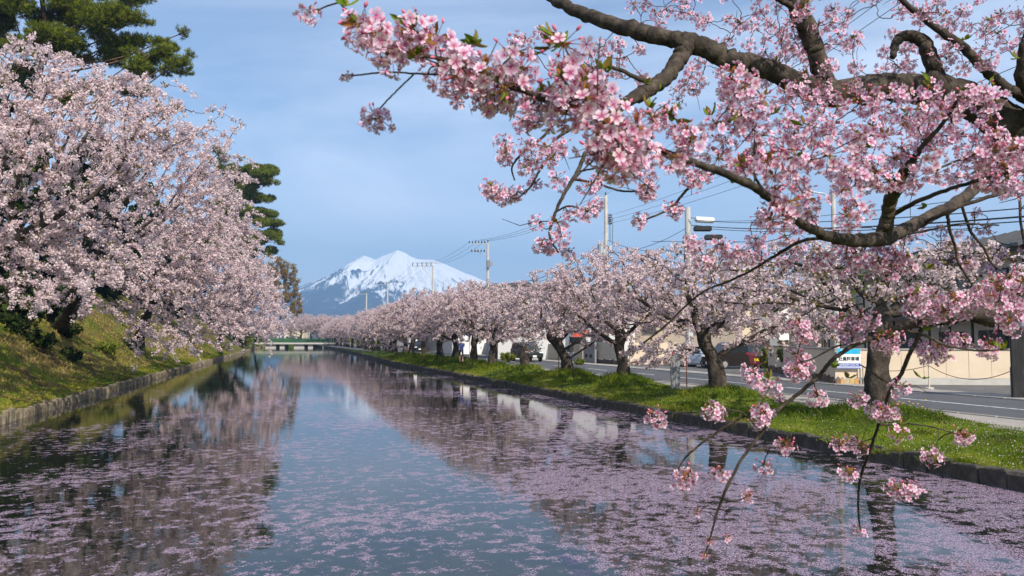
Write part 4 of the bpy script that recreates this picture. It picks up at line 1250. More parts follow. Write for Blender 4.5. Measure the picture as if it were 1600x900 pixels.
# --- plainer buildings beyond the road
def building(name, label, px0, px1, d0, d1, top_py, m, depth=8.0, roof=None, wins=(), roofh=0.0, over=.4, rows=()):
    """front wall between two photo columns; d0, d1 view depths of its ends; top from the photo row"""
    a, b_ = gz(px0, d0), gz(px1, d1)
    top = 2.7 + (527 - top_py) / FPX * (d0 + d1) / 2
    al = unit(b_ - a); nn = np.array([-al[1], al[0], 0]); nn = nn if np.dot(nn, UF) > 0 else -nn
    Lw = np.linalg.norm(b_ - a)
    t = empty(name, a, 0, label, 'building')
    def bp_(mb, nm, mm, par=None):
        me = mb.mesh(nm, mm); me.transform(Matrix.Translation(-Vector(a))); return link(nm, me, par or t)
    mb = MB(); slab(mb, a, al, 0, Lw, ZR - .1, top, nn, depth); bp_(mb, 'wall', m)
    if roof is not None:
        mb = MB()
        if roofh <= 0: slab(mb, a - nn * over, al, -over, Lw + over, top + .002, top + .25, nn, depth + 2 * over)
        else:
            q0 = a - al * over - nn * over; q1 = q0 + nn * (depth / 2 + over); q2 = q0 + nn * (depth + 2 * over)
            mb.prism([np.array([*q0[:2], top + .002]), np.array([*q2[:2], top + .002]), np.array([*q1[:2], top + roofh])], al * (Lw + 2 * over))
        bp_(mb, 'roof', roof)
    for (u0, u1, z0, z1) in wins:
        mb = MB(); slab(mb, a, al, u0 * Lw, u1 * Lw, ZR + z0, ZR + z1, -nn, .06); f = bp_(mb, 'window', M['grey_metal'])
        mb = MB(); slab(mb, a - nn * .062, al, u0 * Lw + .06, u1 * Lw - .06, ZR + z0 + .06, ZR + z1 - .06, -nn, .01); bp_(mb, 'pane', M['glass_dark'], f)
    return t, a, al, nn, Lw, top
building('office_building', 'plain white flat roofed block behind the leaning cherry', 778, 962, 78, 74, 452, M['white_wall'], 9, M['grey_wall'],
         [(.06, .16, 3.7, 4.9), (.84, .94, 3.7, 4.9), (.62, .72, .9, 2.2), (.8, .9, .9, 2.2)])
building('warehouse', 'low pale hall with a cream front behind the bent trunk', 985, 1160, 84, 76, 468, M['cream'], 9, M['grey_wall'], [(.12, .25, 2.4, 3.6), (.6, .72, 2.4, 3.6)])
building('house', 'white gabled house between the parked cars and the cream house', 1150, 1217, 80, 76, 478, M['white_wall'], 7, M['roof_dark'], [(.55, .8, .9, 2.2), (.3, .5, 2.8, 3.8)], 1.9)
building('house', 'brown roofed house showing above the pink crowns beside the pole', 735, 792, 104, 100, 462, M['cream_dull'], 8, M['roof_brown'], [(.2, .4, 3.2, 4.4), (.6, .8, 3.2, 4.4)], 1.8)
building('house', 'narrow white house beyond the road behind the person', 688, 706, 104, 98, 500, M['white_wall'], 8, M['roof_dark'], [(.2, .8, 3.0, 4.2)], 1.2)
building('house', 'grey brown house beyond the road, left of the narrow white house', 652, 684, 122, 116, 496, M['grey_wall'], 8, M['roof_brown'], [(.2, .4, 3.0, 4.2), (.6, .8, 3.0, 4.2)], 1.5)
building('house', 'pale house far down the road behind the pink row', 600, 640, 150, 142, 492, M['white_wall'], 9, M['roof_dark'], [(.2, .4, 3.0, 4.2), (.6, .8, 3.0, 4.2)], 1.6)
building('apartment_block', 'cream block beyond the bridge at the head of the moat', 444, 474, 330, 330, 511, M['cream'], 12, M['grey_wall'], [(.1, .3, 1, 2.5), (.4, .6, 1, 2.5), (.7, .9, 1, 2.5)])
# red awning and white board on the white block
p0, p1 = gz(893, 72), gz(921, 72)
mb = MB()
mb.prism([np.array([*p0[:2], 2.75]), np.array([*p1[:2], 2.75]), np.array([*p1[:2], 3.35]), np.array([*p0[:2], 3.35])], UF * .15)
tag(mb.build('shop_sign', M['red_paint']), 'long red sign board showing through the blossom beside the leaning cherry', 'sign')
# walls along the far side of the road
def low_wall(name, label, px0, px1, x0, x1, h, m, foot=None, cap=None, joints=0, cat='wall', fh=.35):
    a, b_ = onx(px0, x0), onx(px1, x1); a[2] = b_[2] = ZR
    al = unit(b_ - a); nn = np.array([-al[1], al[0], 0]); nn = nn if np.dot(nn, UF) > 0 else -nn; Lw = np.linalg.norm(b_ - a)
    t = empty(name, a, 0, label, cat)
    def bp_(mb, nm, mm):
        me = mb.mesh(nm, mm); me.transform(Matrix.Translation(-Vector(a))); return link(nm, me, t)
    z0 = ZR + (fh if foot else -.1)
    k = max(1, joints)
    for i in range(k):
        mb = MB(); slab(mb, a + nn * .004 * (i % 2), al, Lw * i / k + .006, Lw * (i + 1) / k - .006, z0, ZR + h, nn, .16); bp_(mb, 'panel', m)
    if foot:
        if foot == 'stone':
            t_ = 0
            while t_ < Lw:
                w_ = .17 + .1 * rng.random(); mb = MB(); slab(mb, a - nn * (.02 + .02 * rng.random()), al, t_ + .006, min(Lw, t_ + w_) - .006, ZR - .05, z0 + .02 - .09 * rng.random(), nn, .17); bp_(mb, 'stone', M['stone%d' % int(rng.integers(3))]); t_ += w_
        else:
            mb = MB(); slab(mb, a - nn * .01, al, 0, Lw, ZR - .1, z0 - .002, nn, .18); bp_(mb, 'foot', foot)
    if cap: mb = MB(); slab(mb, a - nn * .03, al, -.02, Lw + .02, ZR + h + .002, ZR + h + .07, nn, .22); bp_(mb, 'coping', cap)
    return t, a, al, nn, Lw
low_wall('boundary_wall', 'buff block wall between the stump tree and the leaning cherry', 853, 876, 26.6, 26.9, 1.5, M['block_wall'], joints=3)
low_wall('boundary_wall', 'buff block wall behind the walker with the round bag', 894, 910, 27.2, 27.2, 1.5, M['block_wall'], joints=2)
low_wall('boundary_wall', 'plain plastered wall with a dark stone foot beside the grey cabinet', 930, 968, 26.6, 27.0, 1.75, M['cream_dull'], 'stone', joints=3)
low_wall('boundary_wall', 'sunlit cream wall behind the hanging spray', 984, 1058, 27.5, 32.0, 1.7, M['cream'], joints=5)
low_wall('boundary_wall', 'pale wall end with greenery in front, left of the dark car', 789, 800, 26.6, 26.6, 1.2, M['cream'], joints=1)
low_wall('board_fence', 'dark grey boarded fence behind the ribbed trunk', 755, 788, 27.2, 26.8, 1.45, M['grey_metal'], joints=12, cat='fence')
gc, a, al, nn, Lw = low_wall('utility_cabinet', 'grey sheet metal cabinet with four square vents beside the stone footed wall', 911, 929, 26.2, 26.3, 1.75, M['grey_metal'], joints=2, cat='cabinet')
for i in range(4):
    mb = MB(); slab(mb, a - nn * .02, al, Lw * (.18 + .40 * (i % 2)), Lw * (.36 + .40 * (i % 2)), ZR + (.45 if i < 2 else 1.2), ZR + (.72 if i < 2 else 1.47), nn, .018)
    me = mb.mesh('vent', M['black']); me.transform(Matrix.Translation(-Vector(a))); link('vent', me, gc)
# metal post plate and rusty stakes on the bank
pp = onz(1056, 606, 0.62)
g_ = empty('post_plate', pp, -YAW, 'upright grey galvanised plate of ribbed posts standing in the grass', 'post')
for i in range(4):
    mb = MB(); mb.box((-.16 + i * .10, .02 * i, .55 + .02 * (i % 2)), (.085, .10, 1.45), bev=.012); mb.build('rib', M['grey_metal'], g_)
mb = MB(); mb.box((-.01, .10, .75), (.38, .02, .5)); mb.build('back_plate', M['galv'], g_)
for px, py, h, lab in ((1073, 604, 1.35, 'thin rusty stake beside the galvanised plate'), (873, 583, 1.05, 'thin rusty stake beside the leaning cherry')):
    p = onz(px, py, .62); mb = MB(); mb.tube([(0, 0, -.2), (0, 0, h)], .022, 6); mb.lathe([(.03, h), (.03, h + .03)], (0, 0, 0), 6)
    tag(mb.build('stake', M['rust'], None, p), lab, 'stake')

# --- road sign, blue disc on a cream pole, and orange plate
p = gz(734, 70)
rs = empty('road_sign', p, 0, 'blue round road sign on a cream pole behind the person', 'sign')
mb = MB(); mb.tube([(0, 0, -.1), (0, 0, 3.1)], .045, 8); mb.build('pole', M['cream'], rs)
dn = -UF
mb = MB(); c = np.array([-.1, 0, 2.55]) + dn * .06
ring = [c + RGT * .36 * math.cos(a) + np.array([0, 0, 1]) * .36 * math.sin(a) for a in np.linspace(0, 2 * math.pi, 20, endpoint=False)]
mb.prism(ring, dn * .02); mb.build('disc', M['blue_paint'], rs)
mb = MB(); c = c + dn * .021
mb.prism([c + RGT * -.05 + np.array([0, 0, -.2]), c + RGT * .05 + np.array([0, 0, -.2]), c + RGT * .05 + np.array([0, 0, .2]), c + RGT * -.05 + np.array([0, 0, .2])], dn * .004); mb.build('white_bar', M['white_paint'], rs)

# --- green bridge at the head of the moat
bd = 200.0
A0 = at(405, 540, bd); A1 = at(516, 540, bd); A0[2] = A1[2] = 0
bdv = unit(A1 - A0); bnv = np.array([-bdv[1], bdv[0], 0]); bnv = bnv if np.dot(bnv, UF) > 0 else -bnv; Lb = np.linalg.norm(A1 - A0)
br = empty('bridge', A0, 0, 'low concrete bridge with a green railing closing the far end of the moat', 'bridge')
def bpart(mb, name, m, par=None):
    me = mb.mesh(name, m); me.transform(Matrix.Translation(-Vector(A0))); return link(name, me, par or br)
mb = MB(); slab(mb, A0, bdv, -3, Lb + 5, .95, 1.35, bnv, 5); bpart(mb, 'deck', M['base_concrete'])
for i in range(5):
    mb = MB(); slab(mb, A0 + bnv * .6, bdv, Lb * (i + .4) / 5, Lb * (i + .4) / 5 + (2.6 if i in (0, 2) else 1.2), -.6, .948, bnv, 3.6); bpart(mb, 'pier', M['base_concrete'])
for i in range(15):
    mb = MB(); slab(mb, A0 + bnv * .1, bdv, i * Lb / 14 - .06, i * Lb / 14 + .06, 1.352, 2.5, bnv, .12); bpart(mb, 'rail_post', M['green_rail'])
for z in (1.55, 2.0, 2.4):
    mb = MB(); slab(mb, A0 + bnv * .12, bdv, -2.5, Lb + 4, z, z + .16, bnv, .07); bpart(mb, 'rail', M['green_rail'])
mb = MB(); slab(mb, A0 + bnv * .14, bdv, 0, Lb * .66, 1.72, 1.98, bnv, .03); bpart(mb, 'mesh_panel', M['green_rail'])
mb = MB(); slab(mb, A0 + bnv * 30, bdv, -30, Lb + 40, -.6, 2.2, bnv, 30); tag(mb.build('moat_head', M['turf']), kind='structure')

# ------------------------------------------------------------------ utility poles and lines
GP = 'utility poles along the far side of the road'
def arm(mb, c, dirv, ln, w=.09): mb.prism([c - dirv * ln * .0 + np.array([0, 0, -w / 2]), c + dirv * ln + np.array([0, 0, -w / 2]), c + dirv * ln + np.array([0, 0, w / 2]), c + np.array([0, 0, w / 2])], UF * w)
def insul(mb, p, h=.28): mb.lathe([(.05, 0), (.09, .05), (.05, .09), (.09, .15), (.05, .19), (.06, h)], p, 6)
POLE = {}
def upole(key, px, top_py, label, x=None, r=.17, d=None, arms=True, steps=True):
    if d is None: b_ = onx(px, x)
    else: b_ = gz(px, d)
    b_[2] = ZR; dd = float(np.dot(b_ - CAM, FWD)); top = 2.7 + (527 - top_py) / FPX * dd; h = top - ZR
    t = empty('utility_pole', b_, 0, label, 'utility pole', GP)
    mb = MB(); mb.tube([(0, 0, -.3), (0, 0, h * .5), (0, 0, h)], [r * 1.15, r, r * .8], 10); mb.build('pole', M['concrete_pole'], t)
    if steps:
        mb = MB()
        for k in range(10): mb.tube([(0, 0, h * .25 + k * h * .065), tuple(RGT * (.34 if k % 2 else -.34) + np.array([0, 0, h * .25 + k * h * .065]))], .015, 4)
        mb.build('step_bolt', M['galv'], t)
    POLE[key] = (b_, h, t)
    return b_, h, t
# mid-distance pole with side arm
b_, h, t = upole('p1', 762, 378, 'pale utility pole with clustered insulators above the pink crowns at the centre', x=24.9)
mb = MB(); arm(mb, np.array([0, 0, h - .15]) - UF * .15, -RGT, 2.1); arm(mb, np.array([0, 0, h - .85]) - UF * .15, -RGT, 1.9); mb.tube([np.array([0, 0, h - 1.6]), -RGT * 1.5 + np.array([0, 0, h - .9])], .03, 5); mb.build('crossarm', M['galv'], t)
mb = MB()
for k in range(6): insul(mb, tuple(-RGT * (.35 + .35 * k) + np.array([0, 0, h - .1 - .0 * k])))
for k in range(5): insul(mb, tuple(-RGT * (.4 + .35 * k) - UF * .2 + np.array([0, 0, h - 1.1])))
insul(mb, (0, 0, h)); mb.build('insulator', M['insulator'], t)
mb = MB(); mb.lathe([(.2, h - 2.9), (.22, h - 2.1), (.15, h - 2.0)], tuple(RGT * .05 - UF * .3), 8); mb.box(tuple(RGT * .35 + np.array([0, 0, h - 2.4])), (.3, .3, .5)); mb.build('switch_box', M['grey_metal'], t)
mb = MB(); mb.box(tuple(RGT * .45 + np.array([0, 0, h * .46])), (.5, .3, .8), bev=.05); mb.lathe([(.25, h * .38), (.27, h * .44), (.2, h * .45)], tuple(RGT * .35), 8); mb.build('transformer', plain('dark_green_box', (.06, .10, .09)), t)
b_, h, t = upole('p2', 676, 414, 'smaller utility pole with a side arm in front of the snowy slope', x=25.0)
mb = MB(); arm(mb, np.array([0, 0, h - .15]) - UF * .15, -RGT, 3.2); mb.tube([np.array([0, 0, h - 2.2]), -RGT * 1.7 + np.array([0, 0, h - .2])], .05, 5); mb.build('crossarm', M['galv'], t)
mb = MB()
for k in range(5): insul(mb, tuple(-RGT * (.3 + .68 * k) + np.array([0, 0, h - .1])), .5)
mb.build('insulator', M['insulator'], t)
mb = MB(); mb.lathe([(.38, h * .58), (.42, h * .66), (.3, h * .67)], tuple(RGT * .5), 8); mb.box(tuple(-RGT * .5 + np.array([0, 0, h * .62])), (.7, .5, .7), bev=.05); mb.build('transformer', M['grey_metal'], t)
for key, px, py, lab in (('p3', 605, 443, 'distant utility pole second from the centre before the mountain'), ('p4', 572, 458, 'faint distant utility pole farthest along the road')):
    b_, h, t = upole(key, px, py, lab, x=25.4, steps=False)
    mb = MB(); arm(mb, np.array([0, 0, h - .2]) - UF * .15, -RGT, 2.6, .12); mb.build('crossarm', M['galv'], t)
    mb = MB()
    for k in range(4): insul(mb, tuple(-RGT * (.2 + .75 * k) + np.array([0, 0, h - .1])), .4)
    mb.build('insulator', M['insulator'], t)
b_, h, t = upole('p0', 948, 303, 'tall utility pole with a square side arm and grey boxes right of the centre', x=29.5, r=.19)
mb = MB(); arm(mb, np.array([0, 0, h - .2]) - UF * .1, -RGT, 1.0, .1); mb.tube([np.array([0, 0, h - 1.0]), -RGT * .9 + np.array([0, 0, h - .2])], .025, 5); mb.tube([np.array([0, 0, h - .85]), -RGT * .75 + np.array([0, 0, h - .2])], .025, 5); mb.build('crossarm', M['galv'], t)
mb = MB()
for k in range(5): mb.lathe([(.05, 0), (.05, .42)], tuple(RGT * .12 + np.array([0, 0, h - 1.75 - .2 * k])), 6, 'x'); 
for k in range(4): mb.tube([RGT * .2 + np.array([0, 0, h - 1.8 - .25 * k]), RGT * .55 + np.array([0, 0, h - 1.72 - .25 * k])], .04, 5)
insul(mb, (0, 0, h)); mb.build('insulator', M['insulator'], t)
mb = MB(); mb.lathe([(.26, h * .62), (.29, h * .70), (.2, h * .71)], tuple(-RGT * .5 - UF * .1), 10); mb.box(tuple(-RGT * .15 + np.array([0, 0, h * .655])), (.35, .3, .5)); mb.box(tuple(RGT * .35 + np.array([0, 0, h * .68])), (.3, .3, .35)); mb.build('transformer', M['galv'], t)
mb = MB(); mb.tube([RGT * .35 + np.array([0, 0, h * .72]), RGT * .36 + np.array([0, 0, h - 1.6])], .03, 5); mb.tube([RGT * .55 + np.array([0, 0, h * .70]), RGT * .62 + np.array([0, 0, h * .86]), RGT * .4 + np.array([0, 0, h * .88])], .025, 5); mb.build('riser_pipe', M['insulator'], t)
b_, h, t = upole('p5', 1077, 322, 'stout concrete utility pole with cable boxes rising from the blossom', x=30.5, r=.26)
mb = MB()
for k in range(6):
    a_ = rng.random() * 6
    mb.tube([np.array([.22 * math.cos(a_ + q), .22 * math.sin(a_ + q), h - .9 - 1.1 * q / 4 - .12 * k]) for q in np.linspace(0, 4, 8)], .022, 4)
mb.build('cable_wrap', plain('teal_cable', (.05, .22, .25)), t)
mb = MB(); c = RGT * 1.25 + np.array([0, 0, h - .95]); mb.lathe([(.20, -.75), (.23, -.62), (.23, .62), (.20, .75)], tuple(c), 10, 'x'); mb.build('white_splice_case', M['white_paint'], t)
for k, (rr_, zz) in enumerate(((1.1, 1.60), (1.9, 2.25))):
    mb = MB(); mb.box(tuple(RGT * rr_ + np.array([0, 0, h - zz])), (1.3, .4, .40), -YAW, .08); mb.build('black_splice_box', M['black'], t)
mb = MB(); mb.tube([np.array([0, 0, h - .75]), RGT * .4 + np.array([0, 0, h - .8]), RGT * .8 + np.array([0, 0, h - .9])], .025, 5); mb.tube([np.array([0, 0, h - 1.6]), RGT * .2 + np.array([0, 0, h - 1.35]), RGT * .45 + np.array([0, 0, h - 1.35])], .035, 5); mb.build('loop_cable', M['wire'], t)
b_, h, t = upole('p6', 1307, 300, 'slim white lamp pole behind the foreground boughs', d=41, r=.14, arms=False, steps=False)
mb = MB(); mb.tube([np.array([0, 0, h - .3]), RGT * -.5 + np.array([0, 0, h]), RGT * -1.1 + np.array([0, 0, h + .1])], .04, 6); mb.box(tuple(RGT * -1.3 + np.array([0, 0, h + .1])), (.55, .2, .12), -YAW, .04); mb.build('lamp_arm', M['galv'], t)
GWr = 'overhead lines between the utility poles'
wn = {}
def wire(a, b, s, label, r=.014):
    mb = MB(); mb.tube(sag(a, b, s, 18), r, 4); o = mb.build('power_line', M['wire']); tag(o, label, 'cable', GWr); return o
def top(key, r_=0, dz=0): b_, h, _ = POLE[key]; return b_ + RGT * r_ + np.array([0, 0, h + dz])
for k, off in enumerate((-2.0, -1.2, -.4)):
    wire(top('p1', off, .15), top('p2', -3.0 + k * 1.3, .4), .9, 'sagging line between the central pole and the smaller pole before the snow, ' + ('outer', 'middle', 'inner')[k] + ' wire')
    wire(top('p0', -.9 + k * .4, 0.0 - .1 * k), top('p1', off + .4, .2), .75, 'line rising from the central pole to the tall pole, ' + ('upper', 'middle', 'lower')[k] + ' wire')
    wire(top('p2', -3.0 + k * 1.3, .4), top('p3', -2 + k, .3), 1.1, 'line across the snowy slope to the distant pole, ' + ('outer', 'middle', 'inner')[k] + ' wire', .012)
    far_ = at(1660, 40 + 34 * k, 19.0)
    wire(top('p0', .3, -1.8 - .35 * k), far_, .4, 'thin line climbing right from the tall pole behind the boughs, ' + ('upper', 'middle', 'lower')[k] + ' wire', .011)
    wire(top('p0', -.9 + k * .35, .02), at(1500, -120 + 30 * k, 20.0), .3, 'line climbing steeply right from the arm of the tall pole, ' + ('upper', 'middle', 'lower')[k] + ' wire', .012)
wire(top('p1', .2, -4.6), top('p0', -.1, -4.2), 1.3, 'deep sagging communication line right of the central pole', .03)
wire(top('p1', .2, -5.3), top('p0', -.1, -5.2), .8, 'second communication line near the crown tops right of the central pole', .02)
wire(top('p0', .1, -4.0), top('p5', -.1, -3.2), .5, 'communication line from the tall pole to the stout pole', .02)
for k, (dz, r_, yy_) in enumerate(((-.95, .018, 318), (-1.35, .028, 332), (-1.5, .018, 340), (-1.0, .012, 288))):
    wire(top('p5', .5, dz), at(1680, yy_, 21.0), .35, 'black cable leaving the stout pole to the right, ' + ('thin upper', 'thick', 'lower', 'topmost faint')[k] + ' one', r_)
    wire(top('p5', -.1, dz - .6), top('p0', .1, dz - 4.2), .5, 'cable hidden in the crowns between the stout and tall poles, ' + ('first', 'second', 'third', 'fourth')[k] + ' from the top', .02) if k < 1 else None

# ------------------------------------------------------------------ vehicles
def car_paint(name, c, rough=.22):
    m = plain(name, c, rough=rough, spec=.6, var=.04)
    m.node_tree.nodes['Principled BSDF'].inputs['Coat Weight'].default_value = .5
    return m
M['tail_red'] = plain('tail_light_red', (.55, .02, .02), rough=.2)
M['lamp_clear'] = plain('headlamp_clear', (.75, .77, .80), rough=.1, spec=.8)
def car(name, label, loc, heading, L_, W_, H_, paint, belt=.95, hood=.9, tail=.25, shield=.65, back=.15, nose=.62, gc_=.24, plate='white_paint'):
    """heading: unit plan vector of the nose; built nose towards +X then turned"""
    t = empty(name, loc, math.atan2(heading[1], heading[0]), label, 'car', 'cars and vans across the road')
    hw = W_ / 2; x1, x0 = L_ / 2, -L_ / 2
    # lower body: stations along x of (x, z bottom, z top, half width)
    st_ = [(x0, gc_ + .18, belt - .16, hw * .86), (x0 + .06, gc_, belt - .04, hw * .95), (x0 + .35, gc_ - .04, belt, hw), (x0 + .9, gc_ - .06, belt, hw), (x1 - 1.0, gc_ - .06, belt - .01, hw), (x1 - hood * .5, gc_ - .04, belt - .10, hw * .985),
           (x1 - .12, gc_, nose + .12, hw * .93), (x1, gc_ + .14, nose, hw * .80)]
    mb = MB(); vs, fs = [], []
    for (x, zb, zt, w_) in st_:
        vs += [(x, -w_ * .9, zb), (x, -w_, zb + .12), (x, -w_ * 1.0, (zb + zt) / 2 + .05), (x, -w_ * .96, zt - .05), (x, -w_ * .86, zt), (x, 0, zt + .03),
               (x, w_ * .86, zt), (x, w_ * .96, zt - .05), (x, w_ * 1.0, (zb + zt) / 2 + .05), (x, w_, zb + .12), (x, w_ * .9, zb)]
    n_ = 11
    for i in range(len(st_) - 1):
        for j in range(n_): fs.append((i * n_ + j, (i + 1) * n_ + j, (i + 1) * n_ + (j + 1) % n_, i * n_ + (j + 1) % n_))
    fs += [tuple(range(n_ - 1, -1, -1)), tuple((len(st_) - 1) * n_ + j for j in range(n_))]
    mb.add(vs, fs)
    # cabin shell
    cb0, cb1 = x0 + tail * .35 + .04, x1 - hood
    ct0, ct1 = cb0 + back, cb1 - shield
    rw, bw = hw * .76, hw * .90
    zb_, zt_ = belt - .06, H_
    def ring(x0_, x1_, w_, z_): return [(x0_, -w_, z_), (x1_, -w_, z_), (x1_, w_, z_), (x0_, w_, z_)]
    vs = ring(cb0, cb1, bw, zb_) + ring(ct0 - .02, ct1 + .06, rw + .03, zt_ - .09) + ring(ct0 + .10, ct1 - .12, rw - .10, zt_)
    fs = [(0, 3, 2, 1), (8, 9, 10, 11)] + [(a, (a + 1) % 4, 4 + (a + 1) % 4, 4 + a) for a in range(4)] + [(4 + a, 4 + (a + 1) % 4, 8 + (a + 1) % 4, 8 + a) for a in range(4)]
    mb.add(vs, fs)
    mb.build('body', paint, t)
    lerp = lambda a, b, f: tuple(a[i] + (b[i] - a[i]) * f for i in range(3))
    def pane(nm, c4, n_out, mm, lo=.08, hi=.92, f0=.14, f1=.92):
        q = [lerp(lerp(c4[0], c4[1], lo), lerp(c4[3], c4[2], lo), f0), lerp(lerp(c4[0], c4[1], hi), lerp(c4[3], c4[2], hi), f0), lerp(lerp(c4[0], c4[1], hi), lerp(c4[3], c4[2], hi), f1), lerp(lerp(c4[0], c4[1], lo), lerp(c4[3], c4[2], lo), f1)]
        mb = MB(); mb.prism([np.array(p) for p in q], np.array(n_out) * .012); return mb.build(nm, mm, t)
    B, T_ = ring(cb0, cb1, bw, zb_), ring(ct0 - .02, ct1 + .06, rw + .03, zt_ - .09)
    pane('windscreen', [B[1], B[2], T_[2], T_[1]], (.7, 0, .5), M['glass_dark'])
    pane('rear_window', [B[3], B[0], T_[0], T_[3]], (-.9, 0, .2), M['glass_dark'], f0=.18)
    for s_, c4 in ((-1, [B[0], B[1], T_[1], T_[0]]), (1, [B[2], B[3], T_[3], T_[2]])):
        for lo, hi in ((.06, .34), (.37, .63), (.66, .93)) if s_ < 0 else ((.07, .34), (.37, .63), (.66, .94)):
            pane('side_window', c4, (0, s_, .25), M['glass_dark'], lo, hi)
    for sx in (x0 + .78, x1 - .82):
        for sy in (-1, 1):
            w_ = empty_part('wheel', t, (sx, sy * (hw - .10), .31))
            mb = MB(); mb.lathe([(.22, -.10), (.30, -.105), (.32, -.07), (.32, .07), (.30, .105), (.22, .10)], (0, 0, 0), 18, 'y'); mb.build('tyre', M['black'], w_)
            mb = MB(); mb.lathe([(.06, -.118), (.20, -.112), (.215, 0), (.20, .112), (.06, .118)], (0, 0, 0), 12, 'y'); mb.build('rim', M['galv'], w_)
    for s_ in (-1, 1):
        mb = MB(); mb.box((x1 - .16, s_ * hw * .68, nose + .03), (.30, .36, .16), 0, .05); mb.build('headlight', M['lamp_clear'], t)
        mb = MB(); mb.box((x0 + .03, s_ * hw * .84, belt - .12), (.12, .15, .34), 0, .03); mb.build('tail_light', M['tail_red'], t)
        mb = MB(); mb.box((cb1 - .25, s_ * (hw + .06), belt + .08), (.12, .16, .14), 0, .03); mb.build('mirror', paint, t)
    mb = MB(); mb.box((x0 - .012, 0, gc_ + .36), (.02, .34, .17)); mb.build('licence_plate', M[plate], t)
    mb = MB(); mb.box((x1 + .006, 0, gc_ + .14), (.02, .34, .17)); mb.build('licence_plate', M[plate], t)
    mb = MB(); mb.box((x1 - .03, 0, gc_ + .16), (.08, W_ * .66, .14), 0, .02); mb.build('grille', M['black'], t)
    return t
def empty_part(name, parent, loc):
    o = bpy.data.objects.new(name, None); COL.objects.link(o); o.parent = parent; o.location = loc; return o
YD = np.array([0, 1.0, 0]); ZC = ZR + .006
p = onx(823, 22.9); p[2] = ZR; car('suv', 'dark sport utility car passing behind the stump tree', p, -YD, 4.3, 1.78, 1.72, car_paint('black_green_paint', (.018, .022, .018)), belt=1.05, hood=1.0, tail=.1, nose=.75, gc_=.34)
p = onx(652, 22.9); p[2] = ZR; car('hatchback', 'black car far down the road under the pink row', p, -YD, 4.0, 1.7, 1.55, car_paint('black_paint', (.012, .012, .013)))
pz = lambda px, d: gz(px, d, ZC)
car('hatchback', 'silver blue compact car parked nose towards us left of the bent trunk', pz(1092, 57), unit(RGT * .62 - UF * .8), 3.7, 1.6, 1.5, car_paint('silver_paint', (.36, .42, .50)), hood=.75, shield=.75, nose=.66)
car('minivan', 'black minivan parked side on between the trunk and the maroon van', pz(1146, 54.5), unit(-RGT * .92 - UF * .35), 4.3, 1.7, 1.78, car_paint('dark_brown_paint', (.020, .015, .013)), hood=.7, shield=.7, belt=1.02, nose=.78, tail=.1)
car('minivan', 'maroon minivan seen from behind with a yellow licence plate', pz(1180, 55.5), unit(UF * .96 + RGT * .25), 3.5, 1.5, 1.85, car_paint('maroon_paint', (.12, .020, .024)), hood=.6, shield=.6, belt=1.02, nose=.8, tail=.05, back=.10, plate='yellow_paint')
# shrubs by the vehicles and wall
for px, d, h, w_, lab, lm in ((1195, 51, 1.5, .42, 'clipped green conifer between the maroon van and the wall end', 'young_leaf'), (1226, 46.5, 1.95, .5, 'yellow flowering bush peeping over the side wall', 'young_leaf'), (793, 68, .8, .8, 'green shrub in front of the pale wall end', 'young_leaf'), (905, 61, .45, .5, 'low yellow flowering plant by the road beside the walker', 'young_leaf')):
    b_ = gz(px, d)
    leaf_tree('shrub', lab, 'shrub', b_, [(b_[0], b_[1], b_[2] + h * .6, w_, w_, h * .45)], b_ + np.array([0, 0, h * .3]), 160, 5, 8, .07, .10, .03, lm, .16, .24, 1.2, .005, crown='foliage')

